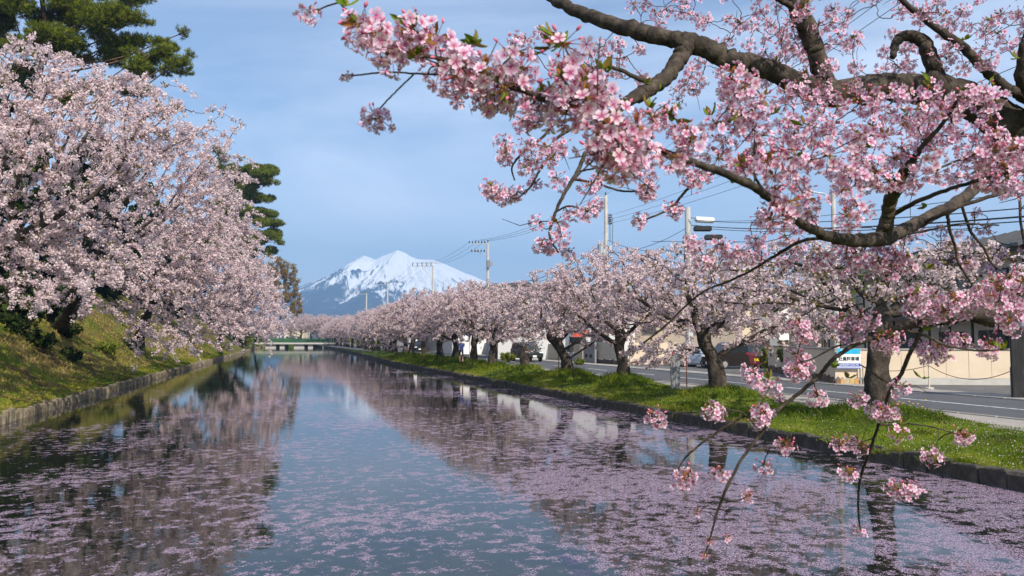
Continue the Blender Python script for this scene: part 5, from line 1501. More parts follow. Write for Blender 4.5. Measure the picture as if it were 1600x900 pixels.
# ------------------------------------------------------------------ people
def person(label, base, h, face, top_c, leg_c, skin_leg, hair_c, extra=None, stride=.0, lift=False):
    """one continuous body grown over a jointed skeleton"""
    s = h / 1.72
    f = np.array([*unit(np.array(face[:2])), 0]) if len(face) == 2 else face
    side = np.array([f[1], -f[0], 0])
    def P_(r, fw, z): return tuple((side * r + f * fw + np.array([0, 0, z])) * s)
    J = [P_(0, 0, .95), P_(0, .01, 1.15), P_(0, .0, 1.38), P_(0, .01, 1.48), P_(0, .03, 1.56), P_(0, .03, 1.66),      # pelvis..head
         P_(-.10, 0, .90), P_(-.11, .03 + stride * .5, .50), P_(-.11, stride, .09), P_(-.12, .12 + stride, .04),
         P_(.10, 0, .90), P_(.11, .03 - stride * .4, .50), P_(.11, -.02 - stride, .09), P_(.12, .12 - stride, .04),
         P_(-.19, 0, 1.40), P_(-.25, .02 if not lift else .14, 1.14 if not lift else 1.20), P_(-.22, .14 if not lift else .26, .92 if not lift else 1.42), P_(-.20, .18 if not lift else .26, .84 if not lift else 1.50),
         P_(.19, 0, 1.40), P_(.25, .02 if not lift else .14, 1.14 if not lift else 1.20), P_(.22, .14 if not lift else .26, .92 if not lift else 1.42), P_(.20, .18 if not lift else .26, .84 if not lift else 1.50)]
    Ed = [(0, 1), (1, 2), (2, 3), (3, 4), (4, 5), (0, 6), (6, 7), (7, 8), (8, 9), (0, 10), (10, 11), (11, 12), (12, 13), (2, 14), (14, 15), (15, 16), (16, 17), (2, 18), (18, 19), (19, 20), (20, 21)]
    rad = [.15, .135, .15, .06, .085, .085, .085, .06, .042, .035, .085, .06, .042, .035, .06, .042, .032, .03, .06, .042, .032, .03]
    me = bpy.data.meshes.new('person'); me.from_pydata(J, Ed, [])
    o = link('person', me, None, base)
    md = o.modifiers.new('skin', 'SKIN'); md.use_smooth_shade = True
    for i, v_ in enumerate(me.skin_vertices[0].data):
        v_.radius = (rad[i] * s, rad[i] * s); v_.use_root = (i == 0)
    sb_ = o.modifiers.new('sub', 'SUBSURF'); sb_.levels = sb_.render_levels = 2
    bpy.context.view_layer.update()
    me2 = bpy.data.meshes.new_from_object(o.evaluated_get(bpy.context.evaluated_depsgraph_get()))
    o.modifiers.clear(); o.data = me2
    me2.materials.clear()
    for c_, nm in ((top_c, 'shirt_cloth'), (leg_c, 'trouser_cloth'), ((.55, .36, .27), 'skin'), ((.03, .03, .03), 'shoe')):
        me2.materials.append(plain(nm, c_, rough=.8))
    for pl2 in me2.polygons:
        z = pl2.center.z / s; rxy = abs(np.dot(np.array(pl2.center), side)) / s
        if z > 1.47: k = 2
        elif rxy > .17 and z < 1.28 and not lift: k = 2 if z < .95 else 0
        elif z > .93: k = 0
        elif skin_leg and z < .52: k = 2
        else: k = 1
        if z < .07: k = 3
        pl2.material_index = k
    tag(o, label, 'person')
    mb = MB()
    hc = np.array(P_(0, -.005, 1.655))
    prof = []
    mb.lathe([(.015 * s, .105 * s), (.06 * s, .095 * s), (.098 * s, .05 * s), (.105 * s, -.01 * s), (.09 * s, -.06 * s)], tuple(hc), 12)
    mb.build('hair', plain('dark_hair', hair_c, rough=.6), o, smooth=True)
    return o, P_, side, f, s
y_ = TREES[7]
pb = gz(721, 60); pb[2] = 0.80
person('person in blue top and black shorts standing on the grass mound between two trunks', pb, 1.72, (UF * .9 + RGT * -.3)[:2], (.035, .05, .16), (.012, .012, .014), True, (.02, .016, .014), lift=True)
wb = gz(891, 62); wb[2] = ZR + .06
o, P_, side, f, s = person('walker in dark top and jeans with a round brown bag behind the leaning trunk', wb, 1.66, (YD * -.95 + UF * .1)[:2], (.02, .022, .026), (.07, .10, .17), False, (.03, .02, .015), stride=.12)
mb = MB(); c = np.array(P_(0, -.22, 1.2)); mb.lathe([(.05, -.26), (.17, -.22), (.22, -.05), (.21, .12), (.12, .24), (.03, .27)], tuple(c), 12)
bag = mb.build('bag', plain('brown_bag', (.20, .11, .075), rough=.8), None, wb, smooth=True); tag(bag, 'round brown backpack worn by the walker across the road', 'backpack')
# ------------------------------------------------------------------ the near cherry whose boughs hang into the view
TB = cam_xy(3.15, 4.0, 0.95)
near = empty('cherry_tree', TB, 0, 'near cherry whose dark boughs and large pink flower clusters hang in from the upper right', 'tree')
WOOD_P, WOOD_R = [], []
def bough(pts, name='branch', wob=0.006, n=10, per=9):
    """pts: rows of (px, py, depth, width in photo pixels)"""
    P = np.array([at(p[0], p[1], p[2]) for p in pts]); r = np.array([p[3] * p[2] / FPX / 2 for p in pts])
    Q = smooth_path(P, per)
    rr = np.interp(np.linspace(0, 1, len(Q)), np.linspace(0, 1, len(r)), r)
    Q[1:-1] += rng.normal(size=(len(Q) - 2, 3)) * np.minimum(wob, rr[1:-1, None] * .12)
    rr = rr * (1 + .22 * (fbm(np.arange(len(rr)) * .09, np.full(len(rr), 100 * rng.random()), 5, 2) - .5))
    V, F = tube_np(Q, rr, n)
    if rr.max() > .02:      # knots and cracked bark on the thick boughs
        c = np.repeat(Q, n, axis=0); d = V - c
        V = c + d * (1 + .16 * (fbm(V[:, 0] * 40 + V[:, 2] * 30, V[:, 1] * 40 + V[:, 2] * 34, 13, 4, .65) - .5))[:, None]
    me = mesh_np(name, V - TB, [F, np.array([list(range(n - 1, -1, -1))]), np.array([[len(V) - n + i for i in range(n)]])], M['bark_near'], smooth=True)
    o = link(name, me, near)
    WOOD_P.append(Q); WOOD_R.append(rr)
    return o
bough([(1722, 830, 4.0, 190), (1728, 640, 4.15, 140), (1738, 450, 4.3, 125), (1742, 330, 4.4, 120), (1752, 180, 4.5, 100), (1770, 20, 4.6, 70), (1800, -160, 4.7, 40)], 'trunk', n=14)
bough([(1742, 360, 4.4, 100), (1690, 290, 4.4, 84), (1640, 248, 4.4, 76), (1585, 205, 4.4, 64), (1530, 165, 4.4, 54), (1475, 142, 4.4, 50), (1430, 140, 4.4, 48), (1370, 136, 4.35, 42), (1300, 148, 4.3, 40), (1250, 132, 4.3, 33), (1195, 106, 4.3, 33),
       (1135, 90, 4.3, 29), (1080, 66, 4.35, 31), (1040, 58, 4.4, 25), (1000, 50, 4.5, 25), (930, 28, 4.7, 22), (880, 8, 4.9, 18), (830, -20, 5.1, 14)], n=12)
bough([(1292, 140, 4.3, 34), (1280, 100, 4.3, 30), (1268, 60, 4.3, 28), (1247, 15, 4.3, 28), (1238, -30, 4.3, 26), (1225, -90, 4.35, 20)], n=10)
bough([(1247, 15, 4.3, 12), (1222, 2, 4.25, 9), (1200, -12, 4.2, 8)])
bough([(1075, 66, 4.35, 26), (1060, 95, 4.3, 26), (1032, 128, 4.2, 24), (1000, 148, 4.1, 22), (975, 162, 4.0, 15), (950, 185, 3.9, 8)], n=10)
bough([(1030, 130, 4.2, 9), (1000, 124, 4.15, 8), (965, 108, 4.1, 6), (935, 105, 4.0, 5), (900, 112, 3.9, 4), (868, 118, 3.8, 3)])
bough([(1470, 142, 4.4, 30), (1460, 110, 4.4, 24), (1446, 70, 4.4, 22), (1425, 56, 4.4, 18), (1404, 62, 4.4, 15), (1394, 90, 4.35, 9)], n=9)
bough([(1746, 250, 4.4, 40), (1660, 180, 4.35, 28), (1600, 150, 4.3, 20), (1572, 138, 4.3, 17), (1533, 103, 4.3, 16), (1500, 70, 4.3, 14), (1454, 37, 4.35, 11), (1420, 10, 4.4, 8), (1390, -20, 4.4, 6)], n=9)
bough([(1650, 190, 4.3, 30), (1620, 150, 4.2, 26), (1596, 120, 4.15, 20), (1600, 70, 4.1, 14), (1622, 20, 4.1, 10)], n=9)
# long bough that swings out towards the camera
bough([(1600, 222, 4.4, 30), (1562, 232, 4.3, 20), (1545, 252, 4.2, 17), (1535, 280, 4.0, 17), (1502, 312, 3.7, 18), (1450, 340, 3.45, 18), (1402, 364, 3.25, 22), (1380, 372, 3.15, 25), (1330, 376, 3.0, 20), (1280, 364, 2.85, 15), (1230, 334, 2.65, 14), (1190, 300, 2.45, 13),
       (1130, 270, 2.2, 12), (1050, 243, 1.95, 11), (1000, 222, 1.85, 11), (950, 192, 1.75, 10), (900, 170, 1.7, 10), (850, 155, 1.7, 9), (790, 131, 1.7, 8), (740, 105, 1.7, 8), (690, 92, 1.75, 7), (640, 82, 1.75, 6), (600, 62, 1.8, 5), (560, 32, 1.8, 4), (530, 4, 1.85, 3), (515, -20, 1.9, 2)], n=9, wob=.003)
bough([(1380, 372, 3.15, 26), (1386, 345, 3.12, 22), (1390, 318, 3.08, 20), (1401, 290, 3.0, 20), (1418, 262, 2.95, 14), (1440, 230, 2.9, 9), (1475, 190, 2.8, 7), (1500, 150, 2.75, 4)], n=9, wob=.003)
bough([(1395, 335, 3.1, 8), (1440, 312, 3.0, 7), (1500, 290, 2.9, 6), (1590, 266, 2.8, 6), (1680, 240, 2.7, 6)], wob=.003)
bough([(1430, 355, 3.4, 6), (1500, 322, 3.3, 6), (1600, 292, 3.3, 6), (1690, 260, 3.4, 8)], wob=.003)
bough([(1180, 225, 2.6, 5), (1178, 270, 2.5, 5), (1195, 300, 2.47, 5)], wob=.003)
# knobbly low bough and its hanging shoots
bough([(1736, 470, 4.3, 60), (1690, 470, 4.15, 44), (1640, 484, 4.0, 36), (1595, 478, 3.85, 30), (1551, 497, 3.7, 30), (1520, 488, 3.6, 22), (1482, 496, 3.5, 24), (1444, 502, 3.4, 18), (1404, 513, 3.3, 10), (1367, 527, 3.25, 8), (1333, 540, 3.2, 7), (1300, 563, 3.2, 6.5), (1280, 587, 3.2, 6),
       (1250, 613, 3.2, 6), (1213, 643, 3.2, 5.5), (1190, 677, 3.2, 4.5), (1161, 714, 3.2, 5), (1137, 759, 3.2, 5), (1121, 799, 3.25, 4), (1113, 828, 3.25, 3), (1108, 846, 3.3, 2)], n=9, wob=.004)
bough([(1346, 536, 3.2, 4), (1310, 540, 3.18, 3), (1270, 560, 3.15, 2.4), (1246, 566, 3.18, 2)], wob=.003)
bough([(1213, 640, 3.2, 5), (1165, 649, 3.25, 4), (1112, 681, 3.3, 4), (1072, 714, 3.3, 3), (1057, 738, 3.3, 2.5)], wob=.003)
bough([(1190, 677, 3.2, 3), (1160, 645, 3.15, 2.6), (1120, 640, 3.15, 2)], wob=.003)
bough([(1444, 500, 3.4, 8), (1436, 524, 3.42, 7), (1420, 556, 3.45, 6.5), (1407, 586, 3.5, 6), (1391, 610, 3.5, 5.5), (1379, 640, 3.55, 4.5), (1372, 664, 3.6, 5), (1360, 702, 3.7, 4.5), (1345, 743, 3.8, 4), (1341, 775, 3.9, 3.5), (1342, 812, 4.0, 3), (1344, 826, 4.0, 2.5)], wob=.004)
bough([(1407, 586, 3.5, 3), (1385, 596, 3.5, 2.6), (1360, 580, 3.5, 2.2), (1345, 570, 3.5, 2)], wob=.003)
bough([(1372, 664, 3.6, 3), (1420, 662, 3.6, 2.6), (1460, 668, 3.6, 2.4), (1500, 680, 3.6, 2)], wob=.003)
bough([(1166, 705, 3.2, 3), (1182, 702, 3.2, 3), (1205, 700, 3.2, 2.5), (1228, 696, 3.2, 2)], wob=.003)
bough([(1131, 780, 3.22, 3), (1150, 783, 3.2, 2.6), (1168, 775, 3.2, 2)], wob=.003)
bough([(1400, 514, 3.3, 6), (1440, 522, 3.3, 5), (1480, 540, 3.3, 4), (1530, 548, 3.3, 3.4), (1575, 545, 3.3, 3)], wob=.003)
# shoots in the middle of the view
bough([(962, 172, 3.95, 8), (930, 182, 3.8, 6), (872, 191, 3.6, 5), (848, 214, 3.5, 4.4), (814, 242, 3.4, 4), (800, 262, 3.4, 3), (804, 282, 3.4, 2.4)], wob=.004)
bough([(960, 176, 3.95, 7), (932, 190, 3.8, 6), (906, 196, 3.7, 5), (868, 218, 3.6, 5), (854, 249, 3.55, 4.6), (842, 268, 3.5, 4), (828, 293, 3.45, 3.4), (808, 309, 3.4, 3), (794, 307, 3.4, 2)], wob=.004)
bough([(962, 176, 3.95, 9), (940, 205, 3.8, 8), (919, 231, 3.7, 7), (903, 267, 3.6, 6.4), (886, 295, 3.5, 6), (869, 329, 3.45, 5), (859, 368, 3.4, 4), (872, 394, 3.4, 3)], wob=.004)
bough([(893, 280, 3.55, 4), (930, 286, 3.5, 4), (968, 298, 3.45, 3.4), (998, 299, 3.4, 3)], wob=.003)
bough([(903, 268, 3.6, 3), (945, 262, 3.55, 3), (985, 272, 3.5, 2.4)], wob=.003)
bough([(870, 330, 3.45, 3), (890, 322, 3.4, 3), (918, 330, 3.4, 2.2)], wob=.003)
bough([(1190, 222, 3.4, 7), (1130, 262, 3.4, 6), (1096, 280, 3.4, 5), (1072, 298, 3.4, 4.4), (1046, 326, 3.4, 4), (1004, 345, 3.4, 3)], wob=.003)
bough([(1330, 376, 3.0, 7), (1262, 374, 3.05, 5), (1210, 400, 3.15, 4.4), (1178, 420, 3.2, 4), (1144, 437, 3.3, 3.8), (1100, 455, 3.4, 3.4), (1067, 482, 3.5, 3), (1042, 507, 3.55, 3.4), (1005, 536, 3.6, 2.6)], wob=.004)
bough([(700, 97, 1.74, 4.5), (690, 115, 1.76, 3.6), (650, 115, 1.8, 3.2), (605, 113, 1.82, 2.8), (553, 118, 1.85, 2.4)], wob=.002)
bough([(648, 115, 1.8, 3), (630, 132, 1.82, 2.8), (607, 155, 1.84, 2.6), (588, 176, 1.86, 2.2)], wob=.002)
bough([(530, 4, 1.85, 3), (510, 10, 1.86, 2.6), (490, 20, 1.88, 2.2)], wob=.002)
for pts in ([(1480, 330, 3.6, 5), (1484, 360, 3.65, 5), (1493, 389, 3.7, 4.4), (1498, 412, 3.7, 4), (1516, 440, 3.7, 3)], [(1500, 314, 3.7, 5), (1517, 362, 3.8, 4.6), (1536, 386, 3.8, 4), (1548, 410, 3.8, 3.4), (1563, 422, 3.8, 3)], [(1560, 233, 4.3, 5), (1590, 300, 4.1, 5), (1594, 345, 4.0, 4), (1600, 380, 4.0, 3)],
            [(1402, 366, 3.25, 6), (1440, 362, 3.3, 4), (1500, 350, 3.4, 3), (1560, 352, 3.5, 2.4)], [(1560, 235, 4.3, 5), (1500, 250, 4.2, 4), (1450, 270, 4.1, 3)]):
    bough(pts, wob=.004)
n_bough = len(WOOD_P)

# ---- flower clusters: umbels of five-petalled flowers on thin stalks, with buds and bronze leaves
def flower_template():
    V = [(0, 0, -.02)]; F = []; C = []
    C.append((.52, .09, .20))
    for k in range(5):
        a = 2 * math.pi * k / 5
        e = np.array([math.cos(a), math.sin(a), 0]); tg = np.array([-math.sin(a), math.cos(a), 0]); z = np.array([0, 0, 1.0])
        o = len(V)
        for (r_, t_, h_, c_) in ((.22, -.10, .03, (.58, .14, .29)), (.22, .10, .03, (.58, .14, .29)), (.62, -.36, .13, (.80, .62, .715)), (.62, .36, .13, (.80, .62, .715)), (.60, 0, .06, (.75, .51, .63)),
                                 (.97, -.24, .24, (.85, .725, .80)), (.97, .24, .24, (.85, .725, .80)), (.90, 0, .22, (.84, .70, .775))):
            V.append(tuple(e * r_ + tg * t_ + z * h_)); C.append(c_)
        F += [(0, o, o + 4, o + 1), (o, o + 2, o + 5, o + 4), (o + 4, o + 5, o + 7, o + 4) if False else (o + 4, o + 5, o + 7), (o + 4, o + 7, o + 6), (o + 1, o + 4, o + 6, o + 3)]
    return np.array(V), F, np.array(C)
FT = flower_template()
def frame(d):
    d = unit(d); u = np.cross(d, [0.3, 0.5, 0.81]); u = unit(u); return u, np.cross(d, u), d
def leaf_geo(base, d, ln, w, c, V, F, C):
    u, v, d = frame(d); o = len(V); dr = np.array([0, 0, -1.0])
    for (t_, ww, h) in ((0, .05, 0), (.35, .5, .06), (.7, .36, .05), (1, 0.02, -.02)):
        for s_ in (-1, 0, 1):
            V.append(base + d * ln * t_ + u * w * ww * s_ + v * ln * (h + .10 * abs(s_)) + dr * ln * .12 * t_ * t_); C.append(np.array(c) * (.85 + .3 * rng.random()))
    for k in range(3):
        for s_ in range(2):
            a = o + k * 3 + s_; F.append((a, a + 1, a + 4, a + 3))
def make_cluster(n=15, rad=.043, fr=.0185, buds=3, leaves=3, bronze=.7, down=.25):
    V, F, C = [], [], []
    dirs = []
    for _ in range(400):
        if len(dirs) >= n + buds: break
        d = rand_dirs(1)[0]; d[2] -= down; d = unit(d)
        if d[2] > .75: continue
        if all(np.dot(d, q) < .80 for q in dirs): dirs.append(d)
    while len(dirs) < n + buds: dirs.append(unit(rand_dirs(1)[0] - np.array([0, 0, down])))
    dirs = sorted(dirs, key=lambda q: -q[2] + .5 * rng.random())
    for k, d in enumerate(dirs):
        L_ = rad * (.72 + .5 * rng.random()); tip = d * L_ - np.array([0, 0, 1]) * L_ * .12
        bud = k < buds
        # stalk
        u, v, _ = frame(tip); o = len(V)
        for f_, w_ in ((.05, .0011), (.88, .0009)):
            for a in (0, 2.1, 4.2):
                V.append(tip * f_ + u * w_ * math.cos(a) + v * w_ * math.sin(a)); C.append((.26, .15, .07) if f_ < .5 else (.36, .08, .09))
        F += [(o + a, o + (a + 1) % 3, o + 3 + (a + 1) % 3, o + 3 + a) for a in range(3)]
        fd_ = unit(d + rng.normal(size=3) * .35)
        u, v, w_ = frame(fd_)
        o = len(V)
        if bud:
            for (r_, h) in ((.0016, -.004), (.0042, .002), (.0040, .007), (.0008, .012)):
                for a in range(4):
                    V.append(tip + w_ * h + (u * math.cos(a * 1.571) + v * math.sin(a * 1.571)) * r_); C.append((.45, .07, .12) if h < 0 else (.78, .24, .36))
            F += [(o + q * 4 + a, o + q * 4 + (a + 1) % 4, o + q * 4 + 4 + (a + 1) % 4, o + q * 4 + 4 + a) for q in range(3) for a in range(4)]
            continue
        cup = .35 + .8 * rng.random(); s_ = fr * (.85 + .3 * rng.random()); rot = rng.random() * 6.28
        T = FT[0] * np.array([1, 1, cup]); ca, sa = math.cos(rot), math.sin(rot)
        T = np.stack([T[:, 0] * ca - T[:, 1] * sa, T[:, 0] * sa + T[:, 1] * ca, T[:, 2]], axis=1) * s_
        W_ = tip + T[:, :1] * u + T[:, 1:2] * v + T[:, 2:] * w_
        tone = np.array([1, .93 + .12 * rng.random(), .95 + .09 * rng.random()]) * (.92 + .12 * rng.random())
        V += list(W_); C += list(np.minimum(.93, FT[2] * tone)); F += [tuple(i + o for i in f) for f in FT[1]]
        # calyx behind
        o = len(V)
        for a in range(4): V.append(tip + (u * math.cos(a * 1.571) + v * math.sin(a * 1.571)) * .0034 + w_ * .0005); C.append((.42, .07, .10))
        V.append(tip - w_ * .008); C.append((.38, .08, .09))
        F += [(o + a, o + 4, o + (a + 1) % 4) for a in range(4)]
    for _ in range(leaves):
        d = rand_dirs(1)[0]; d[2] = abs(d[2]) * .9 + .2; d = unit(d)
        c = (.30, .14, .045) if rng.random() < bronze else (.15, .20, .03)
        leaf_geo(d * .006, d, .020 + .018 * rng.random(), .014, c, V, F, C)
    # bud scales at the heart
    for _ in range(5):
        leaf_geo(rand_dirs(1)[0] * .004, rand_dirs(1)[0], .010, .007, (.40, .22, .05), V, F, C)
    return np.array(V), F, np.array(C)
def to_mesh(name, V, F, C):
    tri = [f for f in F if len(f) == 3]; qd = [f for f in F if len(f) == 4]
    return mesh_np(name, V, [np.array(qd)] + ([np.array(tri)] if tri else []), M['flower_near'], col=C)
VAR = [make_cluster(n=nn, rad=rr_, buds=b_, leaves=l_) for nn, rr_, b_, l_ in ((13, .045, 2, 3), (15, .048, 2, 3), (11, .040, 4, 4), (16, .050, 1, 2), (9, .042, 6, 5), (13, .044, 2, 3), (15, .046, 3, 3), (11, .052, 4, 3), (14, .042, 1, 2), (8, .046, 6, 5))]
SMALL = [make_cluster(n=6, rad=.030, buds=4, leaves=4), make_cluster(n=4, rad=.028, buds=6, leaves=5)]
CM = [to_mesh('blossom_cluster', *v) for v in VAR + SMALL]
VALL = VAR + SMALL
CL = []     # px, py, depth, scale, small?
def add(D, pts, sc=1.0, small=False, jit=.06):
    for p in pts: CL.append((p[0], p[1], (p[2] if len(p) > 2 else D) + jit * rng.normal(), sc * .9 * (.9 + .22 * rng.random()), small))
NB = [(645, 44), (683, 57), (701, 73), (675, 84), (712, 97), (723, 89), (688, 103), (709, 121), (728, 118), (752, 71), (760, 108), (779, 97), (800, 86), (813, 113), (757, 143), (771, 150), (789, 138), (808, 137), (560, 38), (575, 62), (590, 52), (601, 76), (598, 94), (583, 80), (572, 44), (612, 84), (640, 60),
      (867, 143), (885, 100), (891, 84), (876, 118), (905, 100), (920, 127), (920, 145), (925, 169), (947, 180), (952, 199), (933, 225), (947, 238), (827, 172), (856, 180), (885, 176), (913, 127), (940, 140), (918, 152), (951, 198), (967, 180), (971, 220), (953, 238), (938, 236), (984, 233), (973, 251), (993, 196), (962, 240), (990, 214), (940, 200), (880, 68), (893, 140), (845, 158), (735, 128), (662, 62)]
for px, py in NB:
    if rng.random() < .7: CL.append((px, py, 1.72 + .06 * rng.normal(), .80 + .2 * rng.random(), False))
add(1.84, [(482, 18), (585, 178), (594, 186)], .62, jit=.01); add(1.85, [(541, 118)], .5, True, .01)
add(1.95, [(1020, 182), (1038, 178), (1064, 200), (1073, 210), (1078, 222), (1016, 231), (1051, 244), (1064, 256)], .85)
add(3.4, [(805, 60, 3.6), (822, 62, 3.7), (843, 49, 4.2), (862, 60, 4.2), (816, 191), (824, 186), (787, 220), (791, 236), (787, 246), (824, 225), (824, 249), (835, 255), (851, 228), (877, 225), (861, 247), (870, 232), (766, 289), (776, 297), (792, 307), (783, 303), (837, 284), (872, 280), (823, 262), (921, 289), (917, 329), (894, 333),
           (872, 347), (877, 369), (846, 382), (841, 347), (885, 391), (935, 280), (998, 344), (1050, 322), (1056, 328), (1008, 298), (1013, 302), (991, 267), (1016, 273), (1009, 289), (1087, 269), (1089, 284), (1078, 276), (1098, 274), (1008, 250), (860, 384), (930, 320), (808, 300), (768, 299)], .92)
add(2.5, [(1144, 113), (1167, 120), (1162, 136), (1136, 129), (1118, 193), (1140, 167), (1176, 171), (1156, 202), (1180, 196), (1131, 222), (1122, 247), (1156, 256), (1162, 264), (1186, 214), (1150, 180), (1190, 150), (1150, 145), (1176, 250), (1200, 240)], .95)
add(4.6, [(1082, 111), (1056, 140), (1084, 140), (1060, 156), (1070, 130), (1092, 128)], 1.0)
add(3.5, [(1195, 335), (1215, 325), (1205, 350), (1086, 378), (1102, 408), (1124, 380), (1156, 392), (1182, 372), (1140, 400), (1170, 400), (1130, 385), (1230, 407), (1190, 400), (1245, 385)], .95)
add(3.2, [(1340, 400), (1322, 395), (1365, 390), (1400, 400), (1350, 412), (1377, 407), (1393, 417), (1409, 410), (1330, 415), (1290, 400), (1310, 420), (1270, 410), (1385, 395)])
add(3.25, [(1430, 480), (1457, 478), (1493, 467), (1503, 480), (1427, 457), (1460, 462), (1475, 486), (1448, 492), (1437, 470), (1510, 466), (1577, 433), (1560, 477), (1583, 490), (1590, 460), (1545, 462), (1565, 450), (1590, 475), (1555, 440), (1596, 440), (1575, 505), (1530, 455)], 1.0)
add(3.2, [(1253, 517), (1247, 508), (1258, 524), (1253, 563), (1245, 555), (1262, 570), (1243, 577), (1256, 580), (1173, 580), (1180, 590), (1203, 603), (1277, 620), (1183, 657), (1190, 647), (1187, 634), (1113, 640), (1120, 645), (1227, 690), (1192, 726), (1068, 747), (1076, 740), (1129, 738), (1307, 500), (1327, 520), (1357, 497), (1340, 497), (1377, 533), (1397, 523), (1390, 543), (1318, 508), (1345, 510), (1025, 651), (1022, 644)], .95)
add(3.5, [(1433, 540), (1453, 557), (1463, 543), (1483, 533), (1503, 530), (1470, 552), (1447, 545), (1547, 547), (1545, 535), (1410, 603), (1340, 620), (1377, 643), (1369, 636), (1388, 640), (1403, 673), (1509, 682), (1502, 676), (1330, 690), (1313, 692), (1345, 696), (1456, 712), (1324, 736), (1417, 760), (1401, 763), (1427, 762), (1412, 768)], .95)
add(3.3, [(1169, 775), (1217, 620), (1090, 799), (1137, 840), (1108, 846), (1100, 868), (1232, 697)], .7, True, .02); add(4.0, [(1344, 827)], .92, jit=.01)
def fill(x0, x1, y0, y1, n, d0, d1, sc=1.0, gap=14):
    pts = []; tries = 0
    while len(pts) < n and tries < n * 30:
        tries += 1
        p = (x0 + (x1 - x0) * rng.random(), y0 + (y1 - y0) * rng.random())
        if all((p[0] - q[0]) ** 2 + (p[1] - q[1]) ** 2 > gap * gap for q in pts): pts.append(p)
    for p in pts: CL.append((p[0], p[1], d0 + (d1 - d0) * rng.random(), sc * .92 * (.88 + .25 * rng.random()), rng.random() < .06))
fill(985, 1240, -20, 55, 24, 4.6, 6.0, 1.05, 14)
fill(1195, 1300, 10, 125, 24, 4.0, 4.8, 1.0, 16)
fill(1300, 1450, -15, 118, 20, 4.2, 5.4, 1.05, 16)
fill(1430, 1610, -20, 120, 26, 3.8, 4.8, 1.05, 16)
fill(1335, 1570, 135, 285, 52, 2.7, 3.15, 1.0, 17)
fill(1190, 1345, 185, 350, 28, 2.4, 3.1, 1.0, 17)
fill(1225, 1330, 130, 200, 14, 3.4, 4.0, 1.0, 17)
fill(1545, 1625, 225, 300, 14, 2.5, 2.9, 1.0, 17)
fill(1180, 1330, 330, 385, 8, 3.6, 4.4, 1.0, 18)
fill(1420, 1600, 330, 420, 14, 4.4, 5.4, .9, 20)
fill(1085, 1200, 30, 110, 14, 4.6, 5.4, 1.0, 18)
fill(900, 1010, 60, 130, 10, 4.2, 5.0, 1.0, 18)
fill(1620, 1760, 0, 420, 26, 3.6, 4.6, 1.05, 22)
CPOS = np.array([at(c[0], c[1], c[2]) for c in CL])

# ---- connect every cluster to the wood with a thin twig (shortest gaps first)
W = np.vstack(WOOD_P); 
dm = np.full(len(CPOS), 1e9); dn_ = np.zeros(len(CPOS), int)
def upd_w(Pn, off):
    D = np.linalg.norm(CPOS[:, None, :] - Pn[None], axis=2); k = D.argmin(1); d = D[np.arange(len(CPOS)), k]
    b = d < dm; dm[b] = d[b]; dn_[b] = k[b] + off
upd_w(W, 0)
todo = np.ones(len(CPOS), bool); TV, TF, to = [], [], 0
Wl = [W]; Wn = len(W)
while todo.any():
    i = int(np.argmin(np.where(todo, dm, 1e9)))
    todo[i] = False
    Wall = W if len(Wl) == 1 else np.vstack(Wl)
    if len(Wl) > 40: W = Wall; Wl = [W]
    a = Wall[dn_[i]]; c = CPOS[i]; ln = np.linalg.norm(c - a)
    if ln < .012: continue
    mid = (a + c) / 2 + rng.normal(size=3) * ln * .12 - np.array([0, 0, .04]) * ln
    Q = smooth_path([a, mid, c], 6)
    Q[1:-1] += rng.normal(size=(len(Q) - 2, 3)) * ln * .012
    r0 = min(.0058, .0022 + .004 * ln)
    v, f = tube_np(Q, np.linspace(r0, .0018, len(Q)), 5)
    TV.append(v); TF.append(f + to); to += len(v)
    new = Q[2:]
    upd_w(new, Wn); Wl.append(new); Wn += len(new)
# a few bare spurs
for _ in range(150):
    i = int(rng.integers(len(CPOS))); a = CPOS[i] + rng.normal(size=3) * .01; d = rand_dirs(1)[0] * .10 * (.4 + rng.random())
    Q = np.array([a, a + d * .5 + rng.normal(size=3) * .008, a + d])
    v, f = tube_np(Q, np.array([.002, .0017, .001]), 4); TV.append(v); TF.append(f + to); to += len(v)
o = link('twig_spray', mesh_np('twig_spray', np.vstack(TV) - TB, np.vstack(TF), M['bark_near'], smooth=True), near); tag(o, kind='stuff')

# ---- place the clusters: the 300 that show largest as parts, the rest as one
order = np.argsort([c[2] / c[3] + (5 if not (-20 < c[0] < 1620) else 0) for c in CL])
RV, RF, RC, ro = [], [[], []], [], 0
for rank, i in enumerate(order):
    px, py, D, sc_, small = CL[i]
    k = int(rng.integers(10)) if not small else 10 + int(rng.integers(2))
    rot = Matrix.Rotation(rng.random() * 6.28, 3, 'Z') @ Matrix.Rotation(.5 * rng.normal(), 3, 'X')
    if rank < 300:
        o = link('blossom_cluster', CM[k], near)
        o.matrix_local = Matrix.Translation(Vector(CPOS[i] - TB)) @ rot.to_4x4() @ Matrix.Scale(sc_, 4)
    else:
        V_, F_, C_ = VALL[k]; Rm = np.array(rot) * sc_
        RV.append(V_ @ Rm.T + CPOS[i] - TB); RC.append(C_)
        for f in F_: RF[0 if len(f) == 4 else 1].append(tuple(q + ro for q in f))
        ro += len(V_)
if RV:
    o = link('blossom_mass', mesh_np('blossom_mass', np.vstack(RV), [np.array(RF[0]), np.array(RF[1])], M['flower_near'], col=np.vstack(RC)), near); tag(o, kind='stuff')
